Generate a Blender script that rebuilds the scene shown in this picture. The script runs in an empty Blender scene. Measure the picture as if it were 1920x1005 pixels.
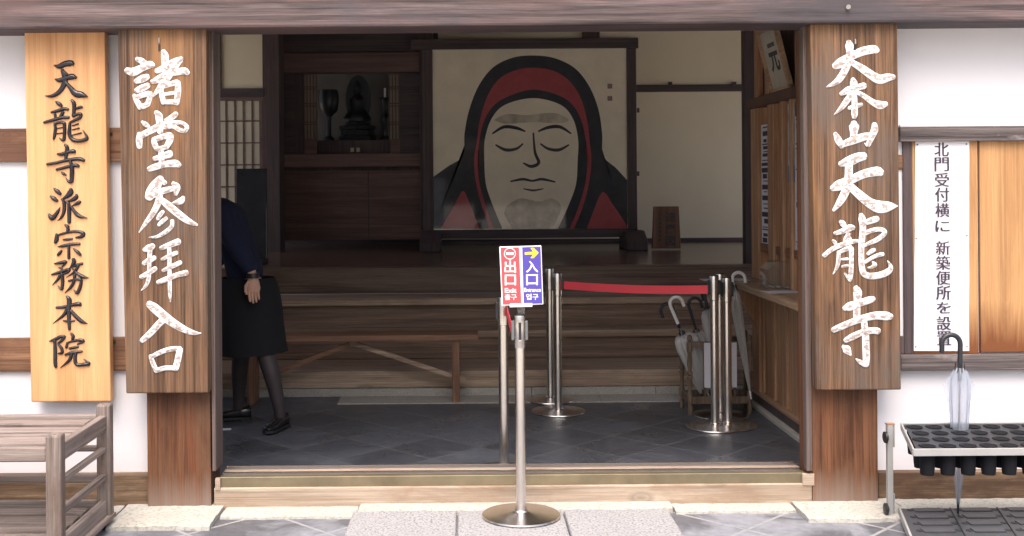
import bpy, bmesh, math, random
from mathutils import Vector, Matrix
from math import radians, sin, cos, pi
random.seed(7)
S = bpy.context.scene
# ------------------------------------------------------------------ camera, sky, sun, exposure
FP, CX, CY, EYE, ROLL = 2100.0, 870.0, 348.0, 1.47, radians(0.45)
cam_d = bpy.data.cameras.new('camera'); cam = bpy.data.objects.new('camera', cam_d)
S.collection.objects.link(cam); S.camera = cam
cam_d.sensor_width = 36; cam_d.lens = FP/1920*36
cam_d.shift_x = (960-CX)/1920; cam_d.shift_y = (CY-502.5)/1920
cam_d.clip_end = 500; cam_d.clip_start = 0.05
cam.matrix_world = Matrix.Translation((0,0,EYE)) @ Matrix.Rotation(pi/2,4,'X') @ Matrix.Rotation(-ROLL,4,'Z')
W = bpy.data.worlds.new('World'); S.world = W; W.use_nodes = True
SUN_EL, SUN_AZ = radians(62), radians(188)     # veiled sun high in front of the hall
nt = W.node_tree; bg = nt.nodes['Background']
sky = nt.nodes.new('ShaderNodeTexSky'); sky.sky_type = 'NISHITA'; sky.sun_disc = False
sky.sun_elevation = SUN_EL; sky.sun_rotation = SUN_AZ; sky.air_density = 1.0; sky.dust_density = 8.0; sky.ozone_density = 0.2
nt.links.new(sky.outputs[0], bg.inputs[0]); bg.inputs[1].default_value = 0.15
sun_d = bpy.data.lights.new('sun', 'SUN'); sun_d.energy = 1.5; sun_d.angle = radians(55); sun_d.color = (1,.97,.95)
sun = bpy.data.objects.new('sun', sun_d); S.collection.objects.link(sun)
sd = Vector((sin(SUN_AZ)*cos(SUN_EL), cos(SUN_AZ)*cos(SUN_EL), sin(SUN_EL)))
sun.rotation_euler = sd.to_track_quat('Z','Y').to_euler(); sun.location = (0,20,20)
vs = S.view_settings; vs.view_transform = 'Standard'; vs.look = 'None'; vs.gamma = 1; vs.use_curve_mapping = False
vs.exposure = 1.0
S.render.engine = 'CYCLES'
cy = S.cycles; cy.use_denoising = True; cy.max_bounces = 10; cy.diffuse_bounces = 7; cy.glossy_bounces = 4
cy.transparent_max_bounces = 16; cy.transmission_bounces = 8; cy.caustics_reflective = False; cy.caustics_refractive = False
cy.sample_clamp_indirect = 4
# ------------------------------------------------------------------ helpers
def at(px, py, Y):
    u, v = px-CX, py-CY
    return Vector(((u*cos(ROLL)-v*sin(ROLL))*Y/FP, Y, EYE-(u*sin(ROLL)+v*cos(ROLL))*Y/FP))
def rect(a, b, c, d, Y):
    mx, my = (a+c)/2, (b+d)/2
    return at(a,my,Y).x, at(c,my,Y).x, at(mx,d,Y).z, at(mx,b,Y).z
def tag(o, label=None, cat=None, group=None, kind=None):
    if label: o['label'] = label
    if cat: o['category'] = cat
    if group: o['group'] = group
    if kind: o['kind'] = kind
    return o
def empty(name, loc, label, cat, group=None, rot=(0,0,0)):
    o = bpy.data.objects.new(name, None); S.collection.objects.link(o); o.empty_display_size = .1
    o.location = loc; o.rotation_euler = rot
    return tag(o, label, cat, group)
def ubox(mb, *a): mb.box(*a)
class MB:
    def __init__(s): s.v=[]; s.f=[]
    def add(s, vs, fs):
        n=len(s.v); s.v += [tuple(v) for v in vs]; s.f += [tuple(i+n for i in f) for f in fs]; return s
    def box(s, x0,x1,y0,y1,z0,z1):
        return s.add([(x0,y0,z0),(x1,y0,z0),(x1,y1,z0),(x0,y1,z0),(x0,y0,z1),(x1,y0,z1),(x1,y1,z1),(x0,y1,z1)],
              [(0,3,2,1),(4,5,6,7),(0,1,5,4),(1,2,6,5),(2,3,7,6),(3,0,4,7)])
    def prism(s, pts, d):           # pts: 3-D polygon, d: offset vector
        n=len(pts); d=Vector(d); p=[Vector(q) for q in pts]
        return s.add(p+[q+d for q in p], [tuple(range(n)), tuple(range(2*n-1,n-1,-1))]+[(i,i+n,(i+1)%n+n,(i+1)%n) for i in range(n)])
    def bar(s, p0, p1, w, t, up=(0,0,1)):
        p0,p1=Vector(p0),Vector(p1); a=(p1-p0).normalized(); u=Vector(up)
        sd_=a.cross(u).normalized(); n=sd_.cross(a)
        c=[sd_*(w/2)+n*(t/2), -sd_*(w/2)+n*(t/2), -sd_*(w/2)-n*(t/2), sd_*(w/2)-n*(t/2)]
        return s.prism([p0+q for q in c], p1-p0)
    def tube(s, pts, rad, n=12, cap=True):
        pts=[Vector(p) for p in pts]; m=len(pts)
        if not hasattr(rad,'__len__'): rad=[rad]*m
        vs=[]; ref=None
        for i,p in enumerate(pts):
            t=(pts[min(i+1,m-1)]-pts[max(i-1,0)])
            t = t.normalized() if t.length>1e-9 else Vector((0,0,1))
            if ref is None:
                ref = Vector((1,0,0)) if abs(t.x)<.9 else Vector((0,1,0))
            a=(ref-t*ref.dot(t)).normalized(); b=t.cross(a); ref=a
            vs += [p+(a*cos(2*pi*k/n)+b*sin(2*pi*k/n))*rad[i] for k in range(n)]
        fs=[(i*n+k,i*n+(k+1)%n,(i+1)*n+(k+1)%n,(i+1)*n+k) for i in range(m-1) for k in range(n)]
        if cap: fs += [tuple(range(n-1,-1,-1)), tuple(range((m-1)*n,m*n))]
        return s.add(vs,fs)
    def lathe(s, prof, c=(0,0,0), n=28, sx=1, sy=1):
        c=Vector(c); vs=[]; m=len(prof)
        for r,z in prof: vs += [c+Vector((r*cos(2*pi*k/n)*sx, r*sin(2*pi*k/n)*sy, z)) for k in range(n)]
        fs=[(i*n+k,i*n+(k+1)%n,(i+1)*n+(k+1)%n,(i+1)*n+k) for i in range(m-1) for k in range(n)]
        if prof[0][0]>1e-6: fs.append(tuple(range(n-1,-1,-1)))
        if prof[-1][0]>1e-6: fs.append(tuple(range((m-1)*n,m*n)))
        return s.add(vs,fs)
    def build(s, name, mat, parent=None, origin=None, bevel=0, smooth=False, seg=2):
        me=bpy.data.meshes.new(name)
        if parent is not None:
            M=Matrix.LocRotScale(parent.location, parent.rotation_euler, None)
            g=parent
            while g.parent is not None:
                g=g.parent; M=Matrix.LocRotScale(g.location,g.rotation_euler,None) @ M
            Mi=M.inverted(); vs=[Mi @ Vector(v) for v in s.v]
        else:
            o0=Vector(origin if origin is not None else (sum(v[0] for v in s.v)/len(s.v), sum(v[1] for v in s.v)/len(s.v), min(v[2] for v in s.v)))
            vs=[Vector(v)-o0 for v in s.v]
        me.from_pydata(vs,[],s.f); bm=bmesh.new(); bm.from_mesh(me); bmesh.ops.recalc_face_normals(bm,faces=bm.faces); bm.to_mesh(me); bm.free()
        me.materials.append(mat); o=bpy.data.objects.new(name,me); S.collection.objects.link(o)
        if parent is not None: o.parent=parent
        else: o.location=o0
        if smooth:
            me.shade_smooth(); 
            try: me.set_sharp_from_angle(angle=radians(40))
            except Exception: pass
        if bevel:
            b=o.modifiers.new('bevel','BEVEL'); b.width=bevel; b.segments=seg; b.limit_method='ANGLE'; b.angle_limit=radians(40)
        return o
def copy_tree(o, parent=None, loc=None):
    c=o.copy(); S.collection.objects.link(c); c.parent=parent
    if loc is not None: c.location=loc
    for ch in list(o.children): copy_tree(ch,c)
    return c
# ------------------------------------------------------------------ materials
def newmat(name):
    m=bpy.data.materials.new(name); m.use_nodes=True; n=m.node_tree
    return m, n, n.nodes['Principled BSDF']
def ramp(n, fac, stops):
    r=n.nodes.new('ShaderNodeValToRGB'); e=r.color_ramp.elements
    while len(e)<len(stops): e.new(.5)
    for i,(p,c) in enumerate(stops): e[i].position=p; e[i].color=(*c,1) if len(c)==3 else c
    n.links.new(fac, r.inputs[0]); return r.outputs[0]
def noise(n, vec, scale, detail=6, rough=.6, dist=0):
    t=n.nodes.new('ShaderNodeTexNoise'); t.inputs['Scale'].default_value=scale; t.inputs['Detail'].default_value=detail
    t.inputs['Roughness'].default_value=rough; t.inputs['Distortion'].default_value=dist
    n.links.new(vec, t.inputs['Vector']); return t.outputs['Fac']
def mapping(n, vec, scale=(1,1,1), rot=(0,0,0), loc=(0,0,0)):
    m=n.nodes.new('ShaderNodeMapping'); m.inputs['Scale'].default_value=scale; m.inputs['Rotation'].default_value=rot; m.inputs['Location'].default_value=loc
    n.links.new(vec, m.inputs['Vector']); return m.outputs[0]
def coord(n, rnd=True):
    t=n.nodes.new('ShaderNodeTexCoord'); v=t.outputs['Object']
    if rnd:
        oi=n.nodes.new('ShaderNodeObjectInfo'); a=n.nodes.new('ShaderNodeVectorMath'); a.operation='MULTIPLY_ADD'
        n.links.new(oi.outputs['Random'], a.inputs[0]); a.inputs[1].default_value=(13.1,7.7,9.3); n.links.new(v,a.inputs[2]); v=a.outputs[0]
    return v
def mix(n, fac, a, b, mode='MIX'):
    x=n.nodes.new('ShaderNodeMix'); x.data_type='RGBA'; x.blend_type=mode
    for k,val in ((0,fac),(6,a),(7,b)):
        if hasattr(val,'is_output') or isinstance(val,bpy.types.NodeSocket): n.links.new(val,x.inputs[k])
        else: x.inputs[k].default_value = val if k==0 else (*val,1)
    return x.outputs[2]
def bump(n, bsdf, h, strength=.3, dist=.01):
    b=n.nodes.new('ShaderNodeBump'); b.inputs['Strength'].default_value=strength; b.inputs['Distance'].default_value=dist
    n.links.new(h,b.inputs['Height']); n.links.new(b.outputs[0],bsdf.inputs['Normal'])
def wood(name, dark, light, axis='X', rough=.6, fine=.5, blotch=None, bscale=2.0, bpos=(.45,.62), width=9.0, bmp=.25, low=None, spec=.3, warm=None, knot=0):
    m,n,b=newmat(name); v=coord(n); i='XYZ'.index(axis)
    def sc(al,ac): s=[ac]*3; s[i]=al; return tuple(s)
    g=noise(n, mapping(n,v,sc(.5,width)), 1.6, 8, .62, .9)
    fi=noise(n, mapping(n,v,sc(2.2,110)), 2.0, 4, .7)
    c=ramp(n,g,[(.33,dark),(.66,light)])
    fr=ramp(n,fi,[(.35,(1-fine,)*3),(.6,(1,1,1))])
    c=mix(n,1.0,c,fr,'MULTIPLY')
    ln=noise(n, mapping(n,v,sc(.28,60)), 1.3, 3, .55, .5)
    c=mix(n,1.0,c,ramp(n,ln,[(.36,(1-.9*fine,)*3),(.47,(1,1,1))]),'MULTIPLY')
    if warm:
        wb=noise(n, mapping(n,v,sc(.35,2.6), (0,0,0), (3.3,1.7,2.1)), 1.7, 5, .6, .4)
        c=mix(n,ramp(n,wb,[(.50,(0,0,0)),(.68,(.75,)*3)]),c,warm)
    if blotch:
        bl=noise(n, mapping(n,v,sc(.7,1.6)), bscale, 6, .65, .3)
        f=ramp(n,bl,[(bpos[0],(0,0,0)),(bpos[1],(1,1,1))])
        f2=mix(n,1.0,f,ramp(n,g,[(.2,(.35,)*3),(.7,(1,1,1))]),'MULTIPLY')
        c=mix(n,f2,c,blotch)
    if knot:
        wp=n.nodes.new('ShaderNodeTexVoronoi'); wp.inputs['Scale'].default_value=knot; wp.inputs['Randomness'].default_value=1
        n.links.new(mapping(n,v,sc(.55,1.15)),wp.inputs['Vector'])
        c=mix(n,ramp(n,wp.outputs['Distance'],[(.04,(.85,)*3),(.085,(.25,)*3),(.10,(.5,)*3),(.15,(0,0,0))]),c,tuple(x*.45 for x in dark))
    if low:      # weathering with its own border along the foot (height in the object's own Z): (z0, z1, colour)
        t=n.nodes.new('ShaderNodeTexCoord'); sp=n.nodes.new('ShaderNodeSeparateXYZ'); n.links.new(t.outputs['Object'],sp.inputs[0])
        ad=n.nodes.new('ShaderNodeMath'); ad.operation='MULTIPLY_ADD'; n.links.new(g,ad.inputs[0]); ad.inputs[1].default_value=low[3]; n.links.new(sp.outputs[2],ad.inputs[2])
        mr=n.nodes.new('ShaderNodeMapRange'); n.links.new(ad.outputs[0],mr.inputs[0]); mr.inputs[1].default_value=low[0]; mr.inputs[2].default_value=low[1]; mr.inputs[3].default_value=1; mr.inputs[4].default_value=0
        c=mix(n,mr.outputs[0],c,low[2])
    n.links.new(c,b.inputs['Base Color']); b.inputs['Roughness'].default_value=rough; b.inputs['Specular IOR Level'].default_value=spec
    ml=n.nodes.new('ShaderNodeMath'); ml.operation='ADD'; n.links.new(g,ml.inputs[0]); n.links.new(fi,ml.inputs[1])
    bump(n,b,ml.outputs[0],bmp,.006)
    return m
def plain(name, col, rough=.5, metal=0, var=.12, scale=8, bmp=.0, spec=.5, coat=0, bscale=None):
    m,n,b=newmat(name); v=coord(n); f=noise(n,v,scale,6,.6)
    lo=tuple(c*(1-var) for c in col); hi=tuple(min(1,c*(1+var)) for c in col)
    n.links.new(ramp(n,f,[(.3,lo),(.7,hi)]),b.inputs['Base Color'])
    b.inputs['Roughness'].default_value=rough; b.inputs['Metallic'].default_value=metal; b.inputs['Specular IOR Level'].default_value=spec
    if coat: b.inputs['Coat Weight'].default_value=coat; b.inputs['Coat Roughness'].default_value=.04
    if bmp: bump(n,b,noise(n,v,bscale or scale*6,5,.6),bmp,.004)
    return m
M={}
M['beam']=wood('weathered_beam_wood',(.045,.035,.037),(.19,.140,.142),'X',.62,.5,(.060,.055,.066),1.4,(.46,.60),9,warm=(.15,.09,.085))
M['tan']=wood('fresh_cypress',(.55,.275,.12),(.71,.405,.205),'Z',.5,.12,width=7,bmp=.06)
M['board']=wood('aged_board_wood',(.070,.036,.022),(.265,.150,.085),'Z',.65,.5,(.11,.085,.072),1.8,(.46,.62),22,warm=(.34,.17,.068),knot=2.2)
M['post']=wood('red_brown_post_wood',(.070,.026,.014),(.22,.095,.045),'Z',.55,.4,(.15,.078,.046),2.2,(.45,.6),14,low=(.06,.30,(.26,.205,.175),.30),warm=(.20,.062,.026),knot=3)
M['jamb']=wood('grey_jamb_wood',(.075,.052,.048),(.235,.175,.15),'Z',.6,.45,(.13,.10,.095),2,(.45,.65),16)
M['rail']=wood('brown_rail_wood',(.13,.062,.034),(.34,.19,.11),'X',.6,.4,(.09,.04,.025),2,(.5,.65),14,knot=4)
M['baseb']=wood('base_board_wood',(.085,.050,.030),(.31,.21,.135),'X',.65,.4,(.075,.040,.026),2.4,(.48,.62),12,knot=4)
M['sill']=wood('pale_sill_wood',(.31,.235,.175),(.49,.40,.32),'X',.6,.25,(.24,.155,.10),3,(.5,.68),10,knot=3.5)
M['greyrail']=wood('silver_grey_wood',(.075,.062,.064),(.22,.185,.18),'X',.7,.5,(.27,.25,.25),7,(.58,.68),18,bmp=.5)
M['panel']=wood('tan_panel_wood',(.39,.205,.09),(.56,.32,.145),'Z',.55,.2,width=6,low=(.98,1.17,(.17,.060,.022),.42),knot=2.6)
M['slat']=wood('cart_slat_wood',(.16,.125,.113),(.37,.305,.275),'X',.7,.42,(.27,.225,.21),3,(.45,.65),16,bmp=.4,knot=5)
M['slatz']=wood('cart_post_wood',(.13,.10,.09),(.34,.275,.245),'Z',.7,.42,(.12,.08,.06),2.4,(.5,.65),16,bmp=.4)
M['slaty']=wood('cart_side_wood',(.15,.118,.105),(.36,.295,.265),'Y',.7,.42,(.27,.225,.21),3,(.45,.65),16,bmp=.4)
M['step']=wood('step_wood',(.36,.255,.18),(.60,.455,.34),'X',.5,.4,(.27,.175,.125),1.6,(.52,.68),12,knot=3)
M['step_shade']=wood('shaded_riser_wood',(.19,.12,.09),(.38,.265,.20),'X',.55,.35,width=12)  # darker step wood: shade under the nosings put into the riser colour
M['platf']=wood('platform_front_wood',(.11,.072,.055),(.23,.16,.125),'X',.4,.35,width=9)
M['deck']=wood('polished_floor_wood',(.12,.075,.052),(.20,.135,.10),'X',.2,.25,width=6,bmp=.05,spec=.5)
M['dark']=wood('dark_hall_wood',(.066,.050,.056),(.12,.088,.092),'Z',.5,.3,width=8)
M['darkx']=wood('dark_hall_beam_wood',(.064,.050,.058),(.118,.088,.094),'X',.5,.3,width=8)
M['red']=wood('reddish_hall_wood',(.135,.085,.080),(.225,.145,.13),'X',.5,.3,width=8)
M['booth']=wood('booth_wood',(.36,.175,.095),(.64,.40,.24),'Z',.45,.35,(.36,.18,.10),2,(.5,.7),14)
M['boothy']=wood('booth_rail_wood',(.20,.095,.055),(.36,.19,.11),'Y',.45,.3,width=10)
M['counter']=wood('counter_wood',(.32,.20,.125),(.52,.36,.235),'Y',.4,.3,width=9)
M['bench']=wood('indoor_bench_wood',(.20,.10,.06),(.36,.20,.125),'X',.5,.3,width=10,knot=5)
M['benchz']=wood('indoor_bench_leg_wood',(.20,.10,.06),(.36,.20,.125),'Z',.5,.3,(.10,.05,.03),4,(.55,.65),10,knot=6)
M['rackw']=wood('turned_rack_wood',(.095,.066,.046),(.25,.185,.135),'Z',.6,.4,width=16)
M['plaque']=wood('plaque_wood',(.15,.075,.05),(.25,.135,.09),'Z',.5,.3,width=8)
M['plaster']=plain('white_plaster',(.67,.665,.71),.85,var=.02,scale=2.2,bmp=.08)
M['beige']=plain('beige_plaster',(.76,.69,.545),.9,var=.03,scale=3,bmp=.05)
M['shojip']=plain('shoji_paper',(.62,.58,.48),.9,var=.03,scale=5)
M['paper']=plain('paper_sheet',(.66,.655,.71),.7,var=.02,scale=5,bmp=.25,bscale=7)
M['cream']=plain('painting_cream',(.80,.735,.585),.6,var=.08,scale=4,coat=.6)
M['pred']=plain('painting_red',(.36,.060,.075),.6,var=.12,scale=9,coat=.6)
M['pblack']=plain('painting_black',(.018,.022,.032),.6,var=.4,scale=10,coat=.6)
M['pgrey']=plain('painting_grey_wash',(.50,.45,.36),.6,var=.3,scale=9,coat=.6)
M['steel']=plain('brushed_steel',(.66,.62,.58),.27,1,var=.05,scale=5)
M['steeld']=plain('dull_steel',(.42,.41,.41),.35,1,var=.05)
M['brass']=plain('worn_brass',(.235,.195,.125),.42,.6,var=.2,scale=7)
M['ribp']=plain('worn_tray_plastic',(.030,.033,.041),.4,var=.25,scale=12)
M['cupp']=plain('dull_shaded_plastic',(.009,.010,.013),.8,var=.2,spec=.15)  # dull cup plastic, darkened to stand for the shade inside the cups
M['alu']=plain('grey_painted_metal',(.36,.36,.36),.45,.2,var=.08)
M['rust']=plain('rusty_metal',(.30,.15,.08),.7,.2,var=.3,scale=30)
M['blackp']=plain('black_plastic',(.014,.016,.021),.4,var=.2)
M['trayp']=plain('grey_black_plastic',(.026,.029,.036),.42,var=.2,scale=20)
M['rubber']=plain('black_rubber',(.015,.015,.017),.6)
M['clipgrey']=plain('grey_plastic',(.13,.14,.15),.5)
M['belt']=plain('red_belt',(.80,.065,.09),.5,var=.05)
M['sred']=plain('sign_red',(.74,.065,.08),.4,var=.02)
M['sblue']=plain('sign_blue',(.07,.052,.34),.4,var=.02)
M['syel']=plain('sign_yellow',(.95,.72,.03),.4,var=.02)
M['swhite']=plain('sign_white',(.86,.85,.86),.35,var=.01)
M['ink']=plain('printed_ink',(.035,.025,.05),.6)
M['inkgrey']=plain('faded_ink',(.06,.055,.06),.6)
M['iron']=plain('dark_iron',(.04,.037,.036),.5,.6)
M['bronze']=plain('dark_bronze',(.035,.04,.045),.4,.4)
M['navy']=plain('navy_knit',(.0055,.010,.034),.9,var=.15,scale=60,bmp=.2)
M['blackc']=plain('black_cloth',(.0045,.0045,.007),.9,var=.2,scale=40)
M['skin']=plain('skin',(.56,.33,.235),.55,var=.06,scale=20)
M['tights']=plain('sheer_black_tights',(.045,.034,.038),.55,var=.25,scale=9)
M['hair']=plain('dark_hair',(.012,.010,.010),.45,var=.3,scale=50)
M['leather']=plain('black_leather',(.012,.012,.014),.22)
M['granite']=None
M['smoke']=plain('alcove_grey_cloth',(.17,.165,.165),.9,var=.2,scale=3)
M['roof']=plain('roof_tile_grey',(.12,.12,.13),.6)
M['ceil']=wood('ceiling_wood',(.16,.11,.08),(.26,.18,.13),'X',.6,.3,width=4)
M['gravel']=plain('pale_gravel',(.55,.52,.46),.95,var=.25,scale=40,bmp=.4)
def granite(name, base, speck, rough=.8, sc=190, mid=None, bm=.5):
    m,n,b=newmat(name); v=coord(n,False)
    f=noise(n,v,sc,2,.55); f2=noise(n,v,3.5,5,.6)
    c=ramp(n,f,[(.36,speck),(.50,base)])
    c=mix(n,ramp(n,f2,[(.4,(0,0,0)),(.75,(.55,)*3)]),c,mid or tuple(x*.8 for x in base))
    n.links.new(c,b.inputs['Base Color']); b.inputs['Roughness'].default_value=rough; bump(n,b,noise(n,v,sc*.35,4,.6),bm,.012); return m
M['granite']=granite('grey_granite',(.335,.33,.345),(.14,.137,.147),sc=95)
M['stone']=granite('pale_rough_stone',(.44,.43,.395),(.31,.295,.25),.9,70,(.34,.33,.31),.6)
M['curb']=granite('indoor_stone',(.42,.40,.36),(.28,.265,.24),.85,120)
def slate(name, base, var, joint, dust, size, rough, dustlo, dusthi, wet=None):
    m,n,b=newmat(name); t=n.nodes.new('ShaderNodeTexCoord'); v=t.outputs['Object']
    vm=mapping(n,v,(1/size,)*3,(0,0,radians(45)))
    br=n.nodes.new('ShaderNodeTexBrick'); br.offset=0; br.squash=1; n.links.new(vm,br.inputs['Vector'])
    for k,val in (('Scale',1),('Mortar Size',.022),('Mortar Smooth',.3),('Bias',0),('Brick Width',1),('Row Height',1)): br.inputs[k].default_value=val
    br.inputs['Color1'].default_value=(*[x*(1-var) for x in base],1); br.inputs['Color2'].default_value=(*[x*(1+var) for x in base],1); br.inputs['Mortar'].default_value=(*joint,1)
    lo=noise(n,v,2.6,7,.65,.6); hi=noise(n,v,24,5,.65)
    c=mix(n,ramp(n,lo,[(dustlo,(0,0,0)),(dusthi,(.8,)*3)]),br.outputs['Color'],dust)
    c=mix(n,1.0,c,ramp(n,hi,[(.3,(.78,)*3),(.65,(1.08,)*3)]),'MULTIPLY')
    n.links.new(c,b.inputs['Base Color'])
    n.links.new(ramp(n,lo,[(.35,(rough-.12,)*3),(.65,(rough+.12,)*3)]),b.inputs['Roughness'])
    b.inputs['Specular IOR Level'].default_value=.5
    ad=n.nodes.new('ShaderNodeMath'); ad.operation='MULTIPLY_ADD'; n.links.new(br.outputs['Fac'],ad.inputs[0]); ad.inputs[1].default_value=-1.5; n.links.new(hi,ad.inputs[2])
    bump(n,b,ad.outputs[0],.4,.005); return m
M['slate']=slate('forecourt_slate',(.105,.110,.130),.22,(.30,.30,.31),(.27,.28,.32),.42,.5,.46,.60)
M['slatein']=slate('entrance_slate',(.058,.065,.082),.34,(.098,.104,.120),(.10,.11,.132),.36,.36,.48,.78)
def glass(name, rough=.02, tint=(1,1,1), milk=0.0, milkc=(.8,.82,.86)):
    m,n,b=newmat(name); out=n.nodes['Material Output']
    tr=n.nodes.new('ShaderNodeBsdfTransparent'); tr.inputs[0].default_value=(*tint,1)
    gl=n.nodes.new('ShaderNodeBsdfGlossy'); gl.inputs['Roughness'].default_value=rough
    lw=n.nodes.new('ShaderNodeLayerWeight'); lw.inputs[0].default_value=.5; pw=n.nodes.new('ShaderNodeMath'); pw.operation='POWER'; n.links.new(lw.outputs['Facing'],pw.inputs[0]); pw.inputs[1].default_value=4; fr=n.nodes.new('ShaderNodeMath'); fr.operation='MULTIPLY_ADD'; n.links.new(pw.outputs[0],fr.inputs[0]); fr.inputs[1].default_value=.6; fr.inputs[2].default_value=.035
    mx=n.nodes.new('ShaderNodeMixShader'); n.links.new(fr.outputs[0],mx.inputs[0]); n.links.new(tr.outputs[0],mx.inputs[1]); n.links.new(gl.outputs[0],mx.inputs[2])
    o=mx.outputs[0]
    if milk:
        df=n.nodes.new('ShaderNodeBsdfDiffuse'); df.inputs[0].default_value=(*milkc,1)
        tl=n.nodes.new('ShaderNodeBsdfTranslucent'); tl.inputs[0].default_value=(*milkc,1)
        a=n.nodes.new('ShaderNodeMixShader'); a.inputs[0].default_value=.5; n.links.new(df.outputs[0],a.inputs[1]); n.links.new(tl.outputs[0],a.inputs[2])
        m2=n.nodes.new('ShaderNodeMixShader'); m2.inputs[0].default_value=milk; n.links.new(o,m2.inputs[1]); n.links.new(a.outputs[0],m2.inputs[2]); o=m2.outputs[0]
    n.links.new(o,out.inputs[0]); return m
M['clear']=glass('clear_acrylic',.02,(.98,.99,.99),.035,(.85,.87,.9))
M['vinyl']=glass('clear_umbrella_vinyl',.15,(.95,.96,.98),.38,(.62,.68,.80))
M['vinylin']=glass('milky_umbrella_vinyl',.2,(.96,.96,.96),.45,(.95,.95,.93))
def brushmat(name, col, worn, lo, hi, rough, scale=28, coat=0):
    m,n,b=newmat(name); v=coord(n,False); t=n.nodes.new('ShaderNodeAttribute'); t.attribute_name='edge'
    f=noise(n,mapping(n,v,(1,1,1.6)),scale,5,.65)
    ad=n.nodes.new('ShaderNodeMath'); ad.operation='MULTIPLY_ADD'; n.links.new(t.outputs['Fac'],ad.inputs[0]); ad.inputs[1].default_value=-.20; n.links.new(f,ad.inputs[2])
    c=mix(n,ramp(n,ad.outputs[0],[(lo,(0,0,0)),(hi,(1,1,1))]),col,worn)
    n.links.new(c,b.inputs['Base Color']); b.inputs['Roughness'].default_value=rough
    if coat: b.inputs['Coat Weight'].default_value=coat
    bump(n,b,noise(n,mapping(n,v,(1,1,.08)),150,3,.6),.3,.003); return m
M['whitep']=brushmat('worn_white_paint',(.74,.735,.76),(.34,.27,.245),.43,.50,.75,40)
M['lacquer']=brushmat('black_lacquer',(.016,.014,.019),(.018,.016,.021),.5,.9,.22)
# ------------------------------------------------------------------ writing
def catmull(st, k=5):
    n=len(st); out=[]
    if n==2: return [tuple(st[0][j]*(1-t)+st[1][j]*t for j in range(3)) for t in (0,.25,.5,.75,1)]
    for i in range(n-1):
        p0,p1,p2,p3=st[max(i-1,0)],st[i],st[i+1],st[min(i+2,n-1)]
        for q in range(k):
            t=q/k; out.append(tuple(.5*(2*p1[j]+(p2[j]-p0[j])*t+(2*p0[j]-5*p1[j]+4*p2[j]-p3[j])*t*t+(3*p1[j]-p0[j]-3*p2[j]+p3[j])*t**3) for j in range(3)))
    out.append(tuple(st[-1])); return out
def brush_mesh(name, chars, Y, mat, parent, ridge=.006, wscale=1.0, flat=.55):
    """chars: list of (x0, y0, scale, strokes); each stroke = brush path of (x, y, width); raised ridge, its foot on the board face at depth Y"""
    V=[]; F=[]; E=[]
    Mi=Matrix.LocRotScale(parent.location,parent.rotation_euler,None).inverted(); si=0
    for x0,y0,sc,strokes in chars:
        for st in strokes:
            si+=1; lift=.0006+.00035*(si%7)
            pts=catmull(st); P=[]
            # rounded ends
            def unit(a,b):
                d=math.hypot(b[0]-a[0],b[1]-a[1]) or 1; return ((b[0]-a[0])/d,(b[1]-a[1])/d)
            for end in (0,1):
                a,b2=(pts[0],pts[1]) if end==0 else (pts[-1],pts[-2])
                u=unit(b2,a); w=a[2]/2
                ext=[(a[0]+u[0]*w*q, a[1]+u[1]*w*q, a[2]*math.sqrt(max(0,1-q*q))) for q in (.4,.7,.9,.985)]
                if end==0: head=ext[::-1]
                else: tail=ext
            pts=head+pts+tail; base=len(V); m=len(pts)
            for i,p in enumerate(pts):
                a,b2=pts[max(i-1,0)],pts[min(i+1,m-1)]; u=unit(a,b2); nx,ny=-u[1],u[0]; w=max(p[2],1.5)/2*wscale
                h=ridge*min(1,p[2]/55+.15)
                for k,(e,hh,ed) in enumerate(((1,0,1),(flat,.75,.5),(0,1,0),(-flat,.75,.5),(-1,0,1))):
                    q=at(x0+(p[0]+nx*w*e)/sc, y0+(p[1]+ny*w*e)/sc, Y); q.y-=lift+h*hh
                    V.append(Mi@q); E.append(ed)
            for i in range(m-1):
                for k in range(4): F.append((base+i*5+k,base+i*5+k+1,base+(i+1)*5+k+1,base+(i+1)*5+k))
    me=bpy.data.meshes.new(name); me.from_pydata(V,[],F)
    bm=bmesh.new(); bm.from_mesh(me); bm.normal_update()
    for f in bm.faces:
        if f.normal.y>0: f.normal_flip()
    bm.to_mesh(me); bm.free()
    at_=me.attributes.new('edge','FLOAT','POINT')
    for i,e in enumerate(E): at_.data[i].value=e
    me.shade_smooth(); me.materials.append(mat); o=bpy.data.objects.new(name,me); S.collection.objects.link(o); o.parent=parent; return o
def glyph_mesh(mb, txt, cx, cz, Y, hx, hz, offset=0.0, right=Vector((1,0,0)), up=Vector((0,0,1)), org=None, aspect=True):
    """a printed word as flat mesh, fitted into hx by hz around its centre"""
    cu=bpy.data.curves.new('word','FONT'); cu.body=txt; cu.size=1; cu.offset=offset; cu.resolution_u=3
    ob=bpy.data.objects.new('word',cu); S.collection.objects.link(ob)
    dg=bpy.context.evaluated_depsgraph_get(); me=ob.evaluated_get(dg).to_mesh()
    vs=[v.co.copy() for v in me.vertices]; fs=[tuple(p.vertices) for p in me.polygons]
    ob.evaluated_get(dg).to_mesh_clear(); bpy.data.objects.remove(ob); bpy.data.curves.remove(cu)
    if not vs: return
    xs=[v.x for v in vs]; ys=[v.y for v in vs]; w=max(xs)-min(xs); h=max(ys)-min(ys)
    sx=hx/w; sy=hz/h
    if aspect: sx=sy=min(sx,sy)
    mx,my=(max(xs)+min(xs))/2,(max(ys)+min(ys))/2
    o=org if org is not None else Vector((cx,Y,cz))
    mb.add([o+right*((v.x-mx)*sx)+up*((v.y-my)*sy) for v in vs], fs)
A=6.283
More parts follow.
